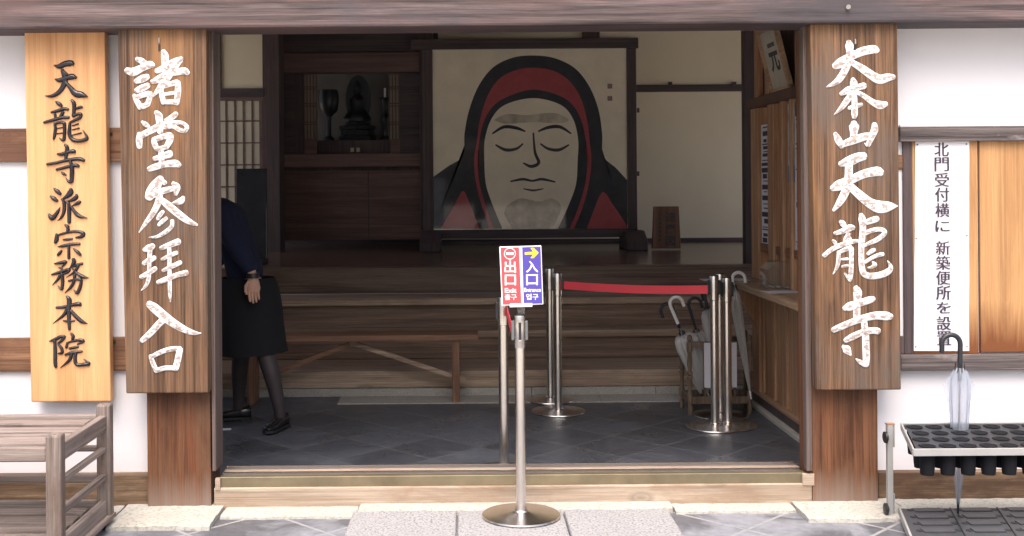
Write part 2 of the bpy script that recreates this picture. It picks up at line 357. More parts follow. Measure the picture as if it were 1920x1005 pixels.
LEFT=[(220,60,A,[[(235,320,50),(290,345,70),(340,380,60)],[(120,455,70),(190,470,95),(290,425,80),(380,385,85),(415,390,60)],[(225,580,60),(290,555,85),(350,530,70)],[(230,690,60),(290,665,80),(355,635,70)],
 [(200,745,40),(225,800,60),(270,885,65)],[(215,775,50),(300,745,60),(370,725,60)],[(385,725,55),(380,780,60),(355,855,60)],[(265,880,60),(310,875,60),(360,850,60)],
 [(545,235,60),(562,290,90),(560,380,70),(570,470,60)],[(470,460,60),(560,420,80),(660,360,80),(735,335,80)],[(415,585,50),(480,560,80),(580,500,70),(700,475,75),(790,460,80),(825,480,60)],
 [(755,315,50),(700,390,70),(620,500,80),(540,610,80),(480,690,60),(420,760,20)],[(520,655,50),(525,740,60),(548,830,60)],[(535,640,60),(620,615,60),(700,595,65)],[(715,600,60),(715,700,72),(700,835,60)],[(545,738,38),(670,718,42)],[(548,828,50),(630,825,55),(695,830,55)]]),
(220,200,A,[[(460,70,50),(490,110,85),(500,200,75),(505,290,70)],[(295,180,30),(330,205,55),(370,235,40)],[(690,90,60),(640,130,65),(570,160,35)],[(260,325,55),(257,400,75),(262,470,60)],
 [(275,345,70),(400,280,75),(520,225,80),(650,195,60),(760,190,40),(820,240,50),(800,290,40)],[(540,250,40),(660,235,50),(730,275,50),(790,290,40)],[(425,400,50),(445,450,65),(470,505,50)],[(435,392,65),(520,360,65),(615,340,75)],[(635,345,60),(620,400,75),(580,475,60)],[(472,498,55),(530,490,55),(585,470,50)],
 [(515,500,65),(520,600,65),(525,685,60)],[(440,612,50),(520,590,65),(615,558,85)],[(380,735,60),(450,710,75),(560,680,70),(680,670,85),(725,688,60)]]),
(220,320,A,[[(505,105,90),(450,180,125),(400,260,125),(378,305,100)],[(490,90,50),(560,145,55)],[(410,290,80),(520,245,75),(640,215,65)],[(660,150,45),(700,195,85),(692,275,45)],[(500,270,75),(480,380,75),(420,500,65),(340,610,48),(258,725,12)],[(500,330,60),(600,410,85),(720,510,85),(830,590,70),(935,638,30)],[(775,320,45),(745,360,75),(645,385,18)],[(535,487,45),(500,530,50),(478,568,38)],[(578,562,42),(530,600,50),(492,638,38)],[(648,595,45),(640,660,48),(560,730,48),(470,778,35),(375,788,12)]]),
(220,430,A,[[(325,240,50),(370,225,85),(415,200,65)],[(315,400,50),(370,370,65),(435,338,55)],[(285,560,50),(360,520,58),(445,465,55)],[(385,250,55),(380,350,48),(375,480,45),(370,580,46),(340,660,38),(285,718,10)],[(518,220,48),(600,190,62),(715,148,75)],[(528,355,35),(610,315,48),(697,278,48)],[(543,485,38),(640,440,52),(740,393,52)],[(485,622,48),(560,595,60),(700,540,58),(810,512,66)],[(607,180,48),(615,300,46),(615,450,46),(618,600,46),(620,750,42),(625,855,10)]]),
(220,550,A,[[(380,130,80),(440,175,105),(540,260,105),(660,350,95),(800,430,75),(900,465,52),(985,470,10)],[(555,295,85),(480,370,76),(390,470,72),(295,555,58)],[(395,740,46),(420,820,55),(462,912,55)],[(405,748,46),(520,690,55),(640,655,56),(735,655,62)],[(738,665,70),(715,780,74),(690,880,72)],[(468,908,55),(560,880,55),(670,880,55)]])]
B=5.911; C=5.028
RIGHT=[(1520,60,B,[[(275,375,75),(330,345,105),(430,280,85),(560,220,90),(690,192,90),(725,205,72)],[(422,115,55),(428,150,90),(432,230,72),(415,330,76),(370,440,76),(290,550,66),(175,610,12)],[(450,335,60),(560,400,80),(660,470,90),(760,525,98),(850,505,85),(910,500,58)],
 [(468,530,50),(475,565,80),(478,650,62),(485,780,62),(485,900,70),(482,940,52)],[(338,685,42),(420,645,80),(500,620,66),(585,598,70)],[(450,690,60),(400,760,66),(340,840,52),(260,915,10)],[(500,660,45),(590,710,52),(690,780,66),(770,810,88),(828,800,58)],[(428,845,38),(490,825,55),(560,805,38)]]),
(1520,210,C,[[(407,110,58),(408,135,92),(405,200,66),(400,260,60)],[(232,208,38),(260,265,66),(293,328,40)],[(283,315,48),(380,275,70),(500,235,70),(575,222,50)],[(600,122,50),(600,170,66),(570,240,58),(540,310,45)],[(508,297,10),(530,312,30)],
 [(285,490,50),(360,465,90),(440,430,85),(495,418,75)],[(360,510,72),(355,620,72),(330,740,76),(280,840,66),(217,925,28)],[(210,718,58),(270,690,95),(380,640,76),(500,585,76),(620,560,85),(655,570,70)],[(380,710,70),(470,790,80),(560,860,90),(650,895,112),(740,890,85),(815,887,12)]]),
(1520,390,6.7,[[(375,172,45),(400,195,72),(425,230,56)],[(305,320,46),(400,290,68),(490,250,85),(528,248,60)],[(278,412,34),(300,430,46),(318,470,35)],[(470,330,52),(440,390,52),(430,430,40)],[(470,345,36),(500,400,40)],[(170,597,55),(250,530,55),(360,475,60),(480,435,58),(580,417,46)],[(350,555,46),(350,640,54),(330,740,42),(280,830,10)],[(352,560,46),(430,522,54),(500,500,62)],[(510,515,62),(510,650,56),(505,800,58),(490,900,54)],[(425,822,20),(470,880,40),(490,905,38)],[(395,645,28),(460,640,36)],[(400,735,32),(460,725,36)],
 [(632,90,55),(645,140,88),(655,250,76),(640,420,76),(635,560,68),(640,720,72),(665,820,72),(740,855,76),(860,845,80),(970,800,78),(1005,740,52),(965,662,10)],[(700,180,66),(770,155,78),(825,138,74)],[(680,320,56),(760,285,56),(860,268,56),(925,292,55),(915,335,56),(830,400,60),(740,440,48),(672,475,38)],[(720,575,42),(760,545,55),(797,527,46)],[(683,680,42),(760,630,46),(840,595,50),(900,582,50)],[(720,750,18),(770,742,36),(808,712,52),(780,682,25)]]),
(1520,530,B,[[(502,60,56),(520,110,92),(515,220,72),(510,330,76),(510,400,70)],[(380,283,58),(430,265,92),(530,230,76),(640,195,76),(685,182,64)],[(255,523,60),(330,490,70),(450,440,70),(580,395,76),(720,365,84),(840,370,92),(880,375,68)],[(590,430,66),(605,550,74),(610,700,76),(615,830,76),(610,905,66)],[(500,845,12),(550,880,50),(600,910,52)],[(390,638,56),(460,600,70),(560,555,66),(680,530,70),(740,536,70)],[(362,710,40),(400,742,90),(440,798,28)]])]
D=7.729; E=6.279
TAN=[(60,100,D,[[(325,175,18),(390,190,62),(490,150,76),(570,145,78),(592,155,50)],[(440,245,50),(470,320,68),(480,400,72),(440,500,66),(370,580,56),(280,620,42),(190,615,6)],[(440,250,40),(510,310,42)],[(340,375,18),(400,390,56),(500,360,56),(580,338,78),(635,350,42)],[(490,420,40),(560,500,56),(630,580,84),(720,600,80),(815,632,8)]]),
(60,180,D,[[(350,85,22),(390,110,52),(428,142,42)],[(285,235,30),(370,215,44),(470,185,44),(522,195,36)],[(332,260,34),(345,320,38)],[(450,240,44),(420,290,44),(400,320,26)],[(180,383,34),(300,350,44),(430,315,44),(532,310,40)],[(332,402,34),(340,480,42),(330,560,44),(316,622,28)],[(338,405,30),(410,382,34),(462,388,38)],[(472,395,44),(475,500,44),(468,630,44)],[(395,605,10),(440,640,34),(468,635,34)],[(365,470,16),(450,455,20)],[(365,545,16),(450,535,20)],
 [(578,62,34),(610,110,54),(610,200,48),(600,285,44)],[(640,185,26),(700,162,42),(728,166,28)],[(602,288,42),(660,262,38),(715,264,38),(690,320,42),(600,360,34),(548,388,30)],[(552,385,34),(545,480,46),(547,560,52),(590,630,52),(680,650,48),(780,628,48),(798,590,38),(735,490,6)],[(585,430,16),(672,405,24)],[(585,490,16),(682,465,24)],[(590,565,16),(715,535,24)]]),
(60,260,D,[[(483,92,36),(510,130,54),(500,210,50),(490,300,42)],[(370,220,22),(430,225,48),(520,195,44),(600,182,54),(622,194,38)],[(225,370,34),(350,350,40),(520,310,40),(680,292,50),(752,315,42)],[(560,330,38),(580,420,58),(580,540,60),(575,620,54)],[(490,565,8),(530,618,38),(572,625,44)],[(360,448,34),(450,425,40),(560,395,40),(640,387,48),(676,400,36)],[(430,488,20),(460,510,38),(495,528,20)]]),
(60,340,D,[[(325,108,26),(370,145,56),(410,180,42)],[(270,217,22),(320,250,56),(365,282,38)],[(248,480,32),(290,530,70),(340,490,54),(380,430,40),(412,370,6)],[(565,120,50),(560,160,78),(510,215,54),(425,262,10)],[(450,270,38),(470,350,50),(460,450,46),(420,530,32),(370,568,6)],[(500,290,26),(535,340,46),(540,450,54),(540,590,50)],[(645,198,38),(640,230,58),(585,270,44),(490,298,10)],[(695,295,40),(660,320,48),(580,355,8)],[(570,365,28),(620,440,46),(690,505,50),(805,530,6)]]),
(60,410,D,[[(483,90,26),(520,120,48),(520,185,42)],[(357,225,32),(360,290,58),(342,338,46)],[(372,240,30),(470,210,32),(600,185,36),(700,192,40),(750,220,48),(720,258,48),(640,275,24)],[(455,305,20),(520,300,36),(585,290,24)],[(378,405,12),(450,395,40),(580,370,40),(690,365,36)],[(535,380,40),(535,480,40),(535,568,42)],[(428,464,28),(400,500,44),(378,526,32)],[(605,437,18),(660,480,44),(704,524,36)]]),
(60,460,D,[[(330,265,18),(400,255,40),(480,238,44),(502,242,28)],[(492,245,38),(440,310,20)],[(390,320,16),(430,335,30)],[(290,423,26),(370,400,38),(470,365,38),(540,348,38),(520,385,38),(450,415,30)],[(435,410,44),(445,520,48),(436,630,42)],[(375,580,6),(410,622,30),(438,635,36)],[(410,430,36),(370,500,34),(295,575,5)],[(602,202,46),(610,240,56),(570,310,30),(548,328,16)],[(572,310,30),(650,285,38),(728,264,34)],[(668,300,42),(620,380,38),(500,465,5)],[(592,340,20),(650,400,38),(740,455,48),(822,470,8)],[(535,515,26),(620,495,34),(695,492,38),(716,512,38),(700,600,48),(662,690,46)],[(605,640,6),(640,685,38)],[(620,435,42),(610,520,42),(560,610,38),(475,688,5)]]),
(60,540,E,[[(412,98,22),(440,140,52),(435,250,44),(438,380,40),(442,482,32)],[(290,230,26),(370,225,34),(470,200,34),(550,188,48),(570,200,34)],[(420,240,44),(370,320,34),(245,420,5)],[(460,270,34),(530,345,44),(590,395,40),(655,418,6)],[(370,385,12),(430,390,30),(505,385,12)],
 [(208,625,12),(260,610,34),(340,572,34),(384,574,30),(350,620,30),(310,650,20)],[(310,660,20),(350,710,34),(355,760,34),(312,770,16)],[(270,622,34),(275,750,40),(275,880,40),(284,925,32)],[(463,536,26),(485,570,38),(476,606,30)],[(420,642,26),(406,696,34)],[(428,640,20),(500,620,26),(580,612,34),(605,630,30),(540,660,18)],[(445,710,24),(500,700,30),(542,691,24)],[(395,783,24),(480,760,34),(588,746,24)],[(470,770,34),(440,850,34),(335,938,6)],[(515,770,34),(510,860,38),(540,903,38),(630,896,38),(674,888,34),(610,835,6)]])]

# ================================================================== SETTING
mb=MB(); mb.box(-40,40,-60,5.16,-.2,0); ground=tag(mb.build('forecourt_ground',M['slate'],origin=(0,0,0)),kind='structure')
mb=MB(); mb.box(-40,40,-60,2.6,-.1,.004); tag(mb.build('unseen_gravel',M['gravel'],origin=(0,0,0)),kind='structure')
a=at(655,980,4.9).x; b=at(1262,980,4.9).x
mb=MB(); w3=(b-a)/3
for k in range(3): mb.box(a+w3*k+.003,a+w3*(k+1)-.003,3.3,5.03,-.05,.02)
tag(mb.build('granite_path',M['granite'],origin=(0,0,0),bevel=.012),kind='structure')
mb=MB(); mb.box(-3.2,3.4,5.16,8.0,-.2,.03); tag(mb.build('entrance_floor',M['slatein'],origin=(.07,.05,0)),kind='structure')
# rough foundation stones (irregular tops and edges)
def rough_stone(x0,x1,y0,y1,h):
    bm=bmesh.new(); nx=max(4,int((x1-x0)/.03)); ny=max(3,int((y1-y0)/.03)); vs=[]
    me=bpy.data.meshes.new('foundation_stone'); V=[];F=[]
    ph=random.random()*9
    for j in range(ny+1):
        for i in range(nx+1):
            x=x0+(x1-x0)*i/nx; y=y0+(y1-y0)*j/ny; z=h+random.uniform(-.0015,.0015)
            if i in(0,nx): x+=random.uniform(-.002,.002)
            if j==0: y+=.005*sin(x*17+ph)+random.uniform(-.0025,.0025); z-=.004
            V.append((x,y,z))
    n=nx+1
    for j in range(ny):
        for i in range(nx): F.append((j*n+i,j*n+i+1,(j+1)*n+i+1,(j+1)*n+i))
    k0=len(V)
    for i in range(n): V.append((V[i][0],V[i][1]-.004,-.05))
    for i in range(nx): F.append((k0+i,k0+i+1,i+1,i))
    k1=len(V)
    for s_ in (0,nx):
        k1=len(V); col=[j*n+s_ for j in range(ny+1)]
        for c in col: V.append((V[c][0],V[c][1],-.05))
        for j in range(ny): F.append((col[j],col[j+1],k1+j+1,k1+j))
    m=MB(); m.v=V; m.f=F
    return m.build('foundation_stone',M['stone'],origin=((x0+x1)/2,(y0+y1)/2,0))
for (p0,p1,pb,h,lab) in ((-300,218,962,.016,'pale rough foundation stone behind the slatted cart'),(224,411,981,.022,'broad pale rough stone under the left door post'),
        (416,668,965,.014,'long thin strip of pale stone under the sill left of the granite path'),(672,1262,955,.026,'middle strip of pale stone between sill and granite path'),
        (1266,1492,961,.014,'thin strip of pale stone under the sill right of the granite path'),(1496,1690,977,.02,'broad pale rough stone under the right door post'),(1694,2300,961,.016,'pale rough foundation stone behind the black umbrella tray rack')):
    Yb=FP*(EYE-h)/(pb-CY); x0=at(p0,960,5).x; x1=at(p1,960,5).x
    tag(rough_stone(x0,x1,Yb,5.3,h),lab,'stone','foundation stones along the wall')
# ================================================================== FACADE
YF=5.10
def quad(mb, c, Y, t):      # four photo corners on the face at depth Y, thickness t backwards
    mb.prism([at(x,y,Y) for x,y in c],(0,t,0)); return mb
mb=MB(); x0,x1=-2.6,3.1; zb=at(870,48.5,4.98).z
bo=MB().box(x0,x1,4.98,5.22,zb,zb+.32).build('lintel_beam',M['beam'],bevel=.012)
tag(bo,'long weathered grey brown beam across the top of the entrance','beam')
e=MB(); p=at(1589,12,4.975); e.tube([p+Vector((0,.03,0)),p,p+Vector((0,-.012,-.004))],[.006,.006,.011],10); hk=e.build('nail_head',M['steeld'],bo,smooth=True)
# posts, jambs
def thing_mesh(mb,name,mat,label,cat,group=None,bevel=.004,smooth=False):
    return tag(mb.build(name,mat,bevel=bevel,smooth=smooth),label,cat,group)
mb=quad(MB(),[(268,40),(388,40),(396,952),(277,952)],YF,.20); thing_mesh(mb,'door_post',M['post'],'thick red brown post left of the doorway, behind the board with white brush writing','post','door posts')
mb=quad(MB(),[(1515,35),(1640,35),(1647,945),(1524,945)],YF,.20); thing_mesh(mb,'door_post',M['post'],'thick red brown post right of the doorway, behind the board with white brush writing','post','door posts')
mb=quad(MB(),[(389,40),(399,40),(405,884),(398,884)],YF-.012,.15); thing_mesh(mb,'door_jamb',M['jamb'],'narrow grey jamb beside the left door post','jamb','door jambs')
mb=quad(MB(),[(1505,35),(1516,35),(1524,884),(1513,884)],YF-.012,.055); thing_mesh(mb,'door_jamb',M['jamb'],'narrow grey jamb beside the right door post','jamb','door jambs')
# sill
sl=empty('door_sill',at(960,947,YF),'pale wooden door sill with brass strip and two running rails','sill')
xl=at(401,930,YF).x; xr=at(1523,930,YF).x
zA=at(960,946,YF).z; zB=at(960,911,YF).z
MB().box(xl,xr,YF,YF+.24,zA-.03,zB).build('sill_plank',M['sill'],sl,bevel=.005)
xl2=at(412,900,YF+.012).x; xr2=at(1510,900,YF+.012).x; zC=at(960,890,YF+.015).z
MB().box(xl2,xr2,YF+.012,YF+.05,zB-.002,zC).build('brass_strip',M['brass'],sl,bevel=.003)
MB().box(xl2,xr2,YF+.052,YF+.10,zB-.002,zC-.006).build('sliding_groove',M['dark'],sl)
MB().box(xl2,xr2,YF+.078,YF+.088,zC-.02,zC+.004).build('running_rail',M['steel'],sl)
MB().box(xl2,xr2,YF+.102,YF+.135,zB-.002,zC+.004).build('rail_cover',M['sill'],sl,bevel=.002)
MB().box(xl2,xr2,YF+.137,YF+.20,zB-.002,zC+.001).build('inner_groove',M['darkx'],sl)
MB().box(xl2,xr2,YF+.165,YF+.172,zC-.02,zC+.012).build('running_rail',M['steel'],sl)
for s_,(x,y) in enumerate(((403,890),(1510,890))):
    c=at(x+5,900,YF-.004); MB().box(c.x-.012-.012*s_,c.x+.012+.018*s_,YF-.004,YF+.02,zB-.01,zC-.002).build('end_block',M['sill'],sl,bevel=.003)
# left plaster wall
YW=5.19
def wall(label, px0, px1, bands, cat='wall'):
    w=empty('plaster_wall',at((px0+px1)/2,950,YW),label,cat)
    for nm,pxa,pxb,y0,y1,mat,dy in bands:
        a0,a1,z0,z1=rect(pxa,y0,pxb,y1,YW-dy); MB().box(a0,a1,YW-dy,YW+.12,z0,z1).build(nm,M[mat],w,bevel=.003 if dy else 0)
    return w
lw=wall('white plaster wall with brown rails left of the doorway',-250,300,[('plaster',-250,290,30,960,'plaster',0),
  ('rail',-250,275,241,304,'rail',.022),('rail',-250,275,634,697,'rail',.022),('base_board',-250,279,893,950,'baseb',.06)])
for x,y in ((207.5,251),(213.5,641)):
    c=at(x,y,YW-.022); MB().box(c.x-.008,c.x+.008,c.y-.006,c.y+.01,c.z-.008,c.z+.008).build('iron_nail',M['iron'],lw,bevel=.002)
rw=wall('white plaster wall with grey rails and wood panels right of the doorway',1600,2300,[('plaster',1610,2300,30,960,'plaster',0),
  ('rail',1688,2300,236,263,'greyrail',.04),('rail_ledge',1688,2300,231.5,236,'plaster',.02),('rail',1690,2300,664,693,'greyrail',.045),('base_board',1647,2300,884,945,'baseb',.05),
  ('dark_stile',1694.5,1712,263,664,'dark',.012),('cross_bar',1680,1699,290,318,'rail',.008),('cross_bar',1680,1701,630,664,'dark',.008),
  ('board_panel',1712,1834,263,664,'panel',.016),('dark_gap',1834,1838,263,664,'dark',.002),('board_panel',1838,2060,263,660,'panel',.014),('dark_gap',2060,2064,263,664,'dark',.002),('board_panel',2064,2300,263,660,'panel',.014)])
# hanging boards
def hook(parent,px,py,Y):
    c=at(px,py,Y); m=MB(); m.tube([c+Vector((0,.01,.016)),c+Vector((0,-.006,.014)),c+Vector((0,-.008,-.006))],.0035,8); m.build('hook',M['steeld'],parent,smooth=True)
    c=at(px,py+11,Y); MB().box(c.x-.005,c.x+.005,c.y-.0016,c.y+.001,c.z-.018,c.z+.014).build('hook_slot',M['rubber'],parent)
def board(name,c,Y,t,mat,label,group=None):
    o=empty(name,at((c[2][0]+c[3][0])/2,(c[2][1]+c[3][1])/2,Y),label,'sign',group)
    quad(MB(),c,Y,t).build('plank',M[mat],o,bevel=.006); return o
bt=board('name_board',[(45,55),(196,55),(207.5,753),(58,754)],5.10,.055,'tan','light tan board with black lacquered brush characters, leftmost of the hanging signs')
brush_mesh('lettering',TAN,5.10,M['lacquer'],bt,.010,1.16)
bl=board('name_board',[(220,52),(386,52),(391,737),(236,738)],5.02,.065,'board','brown weathered board with white brush characters on the left door post')
brush_mesh('lettering',LEFT,5.02,M['whitep'],bl,.003,1.04,.8); hook(bl,299,78,5.02)
br_=board('name_board',[(1519,45),(1683,42),(1690,731),(1531,732)],5.02,.065,'board','brown weathered board with white brush characters on the right door post')
brush_mesh('lettering',RIGHT,5.02,M['whitep'],br_,.003,1.04,.8); hook(br_,1603,80,5.02)
# paper notice
YP=YW-.016-.004
pn=empty('paper_notice',at(1765,658,YP),'long white paper notice with black vertical lettering pinned to the wood panel','notice')
V=[];F=[]; nx,ny=8,30
cs=[(1716,262),(1817,262),(1817,658),(1713,658)]
for j in range(ny+1):
    for i in range(nx+1):
        s_,t_=i/nx,j/ny
        x=(cs[0][0]*(1-s_)+cs[1][0]*s_)*(1-t_)+(cs[3][0]*(1-s_)+cs[2][0]*s_)*t_; y=cs[0][1]*(1-t_)+cs[3][1]*t_
        q=at(x,y,YP); q.y-=.0015*(1+sin(t_*17+s_*3)*sin(s_*5+t_*4)); V.append(q)
for j in range(ny):
    for i in range(nx): k=j*(nx+1)+i; F.append((k,k+1,k+nx+2,k+nx+1))
m=MB(); m.v=V; m.f=F; m.build('sheet',M['paper'],pn,smooth=True)
m=MB(); ys=[280,308,337,365,394,424,465,493,521,549,577,606,634]
for ch,y in zip('北門受付横に新築便所を設置',ys):
    x=1765.5+(y-280)*.0135; g=.036 if ch in 'にを' else .041
    hz=26*YP/FP if ch not in 'にを' else 21*YP/FP
    for dx,dd in ((-.0016,0),(.0016,.00012)):
        c=at(x,y,YP-.0042); glyph_mesh(m,ch,c.x+dx,c.z,c.y-dd,26*YP/FP,hz,-.002,aspect=False)
m.build('lettering',M['ink'],pn)
for x,y in ((1720,271),(1812,270),(1718,447),(1813,441),(1717,650),(1813,650)):
    c=at(x,y,YP-.004); MB().lathe([(0,-.003),(.003,-.002),(.004,0),(.004,.004)],(0,0,0),10); mm=MB(); mm.tube([c,c+Vector((0,-.002,0))],.0035,8); mm.build('pin',M['iron'] if y<300 else M['brass'],pn)
# ================================================================== STANCHIONS
def stanchion(name,x,y,z0,h,label,group,head=.145,r=.0245):
    o=empty(name,(x,y,z0),label,'stanchion',group)
    MB().lathe([(0,0),(.168,0),(.172,.004),(.170,.010),(.12,.015),(.05,.020),(.034,.024),(0.03,.03),(0,.03)],(x,y,z0),48).build('base',M['steel'],o,smooth=True)
    MB().lathe([(r,.02),(r,h-head)],(x,y,z0),24).build('pole',M['steel'],o,smooth=True)
    hd=MB().lathe([(r*1.02,h-head-.004),(r*1.16,h-head),(r*1.16,h-.012),(r*1.05,h-.004),(0,h-.003)],(x,y,z0),24).build('belt_head',M['steel'],o,smooth=True)
    MB().lathe([(r*1.08,h-.006),(r*1.05,h),(0,h+.002)],(x,y,z0),24).build('cap',M['blackp'],hd,smooth=True)
    return o,hd
G='steel belt barrier posts'
p=at(977,960,4.90); F0,h0=stanchion('barrier_post',p.x,4.90,.022,.885,'steel barrier post carrying the exit and entrance sign, standing on the granite outside',G,r=.0225)
z=.022+.885-.145
MB().box(p.x-.006,p.x+.006,4.90-.0285,4.90-.022,z+.035,z+.11).build('slot',M['blackp'],h0)
MB().box(p.x-.004,p.x+.004,4.90-.03,4.90-.022,z+.015,z+.03).build('slot_catch',M['steeld'],h0)
for s_ in (-1,1): MB().box(p.x+s_*.028-.008,p.x+s_*.028+.008,4.893,4.925,z+.03,z+.115).build('belt_clip',M['clipgrey'],h0,bevel=.003)
# two-part sign on the front post
sg=empty('direction_sign',at(979,588,4.89),'small red and blue sign with exit and entrance words on the front post','sign')
sg.rotation_euler=(0,radians(0),0)
YS=4.885
m=quad(MB(),[(936,462.5),(1015,460.5),(1019,571),(941,573.5)],YS,.006); m.build('plate',M['swhite'],sg,bevel=.003)
quad(MB(),[(938.5,464.5),(973,463.5),(977.5,570),(943,571)],YS-.0012,.0012).build('red_field',M['sred'],sg)
quad(MB(),[(979,463.3),(1013.5,462.5),(1017,568.8),(982,570)],YS-.0012,.0012).build('blue_field',M['sblue'],sg)
quad(MB(),[(956,569.5),(998,568.5),(998,575),(956,576)],YS-.006,.02).build('clip',M['swhite'],sg)
quad(MB(),[(970,574),(984,574),(984.5,590),(971,590)],YS+.002,.012).build('stem',M['clear'],sg)
def sgl(lst,Y): 
    mm=MB()
    for t,x,y,wx,hy,off in lst:
        c=at(x,y,Y); glyph_mesh(mm,t,c.x,c.z,Y,wx*Y/FP,hy*Y/FP,off,aspect=False)
    return mm
YT=YS-.0018
sgl([('出',956.5,500,22,23,.016),('口',957,525,21,20,.016),('Exit',957.5,544.5,22,9,.02),('출구',957.5,557,22.5,11,.014),
     ],YT).build('lettering',M['swhite'],sg)
sgl([('入',997.5,500,23,22,.016),('口',997.5,524.5,22,20.5,.016),('Entrance',998.5,543.5,31.5,7.5,.02),('입구',998,556.5,23,11.5,.014)],YT).build('lettering',M['swhite'],sg)
mm=MB(); c=at(956,475.5,YT); n=28
for k in range(n):
    a0,a1=2*pi*k/n,2*pi*(k+1)/n; R1,R2=11*YT/FP,9.6*YT/FP
    mm.add([(c.x+R*cos(t),YT,c.z+R*sin(t)) for R,t in ((R1,a0),(R1,a1),(R2,a1),(R2,a0))],[(0,1,2,3)])
hw,hh=7*YT/FP,2.4*YT/FP; mm.add([(c.x-hw,YT,c.z-hh),(c.x+hw,YT,c.z-hh),(c.x+hw,YT,c.z+hh),(c.x-hw,YT,c.z+hh)],[(0,1,2,3)]); mm.build('no_entry_mark',M['swhite'],sg)
mm=MB(); ar=[(984,473),(1000,472),(994.5,465),(1000.5,464.7),(1010,474),(1000.5,484),(994.5,484),(1000,477),(984,477.5)]
mm.add([at(x,y,YT) for x,y in ar],[(0,1,7,8),(1,2,3,4),(1,4,7),(7,4,5,6)]); mm.build('arrow',M['syel'],sg)
# others
p2=at(945.5,880,5.62); F1,h1=stanchion('barrier_post',p2.x,5.62,.03,.885,'steel barrier post just inside the sill, partly behind the sign',G)
p3=at(1047,773,7.10); F2,h2=stanchion('barrier_post',p3.x,7.10,.03,.885,'steel barrier post in mid hall with the red belt stretching to the right',G)
p4=at(1035,750,7.50); F3,h3=stanchion('barrier_post',p4.x-.01,7.50,.03,.885,'thin looking farthest steel barrier post before the steps, behind the belt post',G)
p5=at(1341,803,6.62); F4,h4=stanchion('barrier_post',p5.x,6.62,.03,.90,'left front steel post of the three before the wooden umbrella rack',G)
p6=at(1361,803,6.74); F5,h5=stanchion('barrier_post',p6.x-.006,6.66,.03,.885,'right front steel post of the three before the wooden umbrella rack',G); 
p7=at(1352,790,6.95); F6,h6=stanchion('barrier_post',p7.x,6.95,.03,.885,'rear steel post of the three before the wooden umbrella rack',G)
for hd,x,y,zz in ((h1,p2.x,5.62,.03),(h2,p3.x,7.10,.03),(h3,p4.x-.01,7.5,.03),(h4,p5.x,6.62,.045),(h5,p6.x-.006,6.66,.03)):
    for s_ in (-1,1): MB().box(x+s_*.031-.007,x+s_*.031+.007,y-.014,y+.014,zz+.885-.115,zz+.885-.03).build('belt_clip',M['blackp'],hd,bevel=.003)
def belt(parent,a,b,w,sag,n=14):
    a,b=Vector(a),Vector(b); m=MB(); V=[]
    d=(b-a).normalized().cross(Vector((0,0,1)))*.0015
    for i in range(n+1):
        t=i/n; q=a.lerp(b,t); q.z-=sag*4*t*(1-t); V += [q+Vector((0,0,w/2))+d,q-Vector((0,0,w/2))+d,q-Vector((0,0,w/2))-d,q+Vector((0,0,w/2))-d]
    F=[(i*4+k,i*4+(k+1)%4,i*4+4+(k+1)%4,i*4+4+k) for i in range(n) for k in range(4)]+[(0,1,2,3),(n*4+3,n*4+2,n*4+1,n*4)]
    m.v=V; m.f=F; return m.build('belt',M['belt'],parent)
belt(F2,(p3.x+.035,7.10,.835),(p5.x-.035,6.62,.845),.05,.012)
belt(F1,(p2.x+.02,5.60,.84),(p.x-.03,4.915,.83),.048,.008)
belt(F3,(p4.x-.01-.03,7.49,.84),(p4.x-.05-.01,7.9,.83),.05,.004)
# ================================================================== STEPS AND PLATFORM
st=empty('stone_kerb',(0,7.65,.03),'pale stone kerb below the wooden steps','kerb')
MB().box(-2.4,.45,7.665,7.75,.03,.084).box(.453,1.30,7.665,7.75,.03,.084).box(1.303,2.3,7.665,7.75,.03,.084).build('kerb_stone',M['curb'],st,bevel=.004)
xk=at(632,757,7.4).x; MB().box(xk,.9,7.40,7.664,.0,.035).box(.904,2.0,7.40,7.664,.0,.035).build('paving_strip',M['curb'],st,bevel=.003)
sp=empty('wooden_steps',(0,8.2,.03),'wide flight of worn wooden steps up to the hall floor','steps')
MB().box(-2.4,2.3,7.69,8.24,.086,.199).build('bottom_step',M['step'],sp,bevel=.006)
MB().box(-2.4,2.3,8.24,8.30,.201,.355).build('riser',M['step_shade'],sp)
MB().box(-2.4,2.3,8.19,8.44,.357,.408).build('tread',M['step'],sp,bevel=.005)
MB().box(-2.4,2.3,8.42,8.48,.410,.575).build('riser',M['step_shade'],sp)
MB().box(-2.4,2.3,8.37,8.78,.577,.628).build('tread',M['step'],sp,bevel=.005)
pf=empty('raised_floor',(0,10,.0),'dark polished raised wooden floor of the hall beyond the steps','floor')
MB().box(-3.4,4.6,8.76,8.90,.630,.8325).build('front_beam',M['platf'],pf,bevel=.006)
MB().box(-3.4,4.6,8.902,12.6,.70,.829).build('floorboards',M['deck'],pf)
ZP=.83
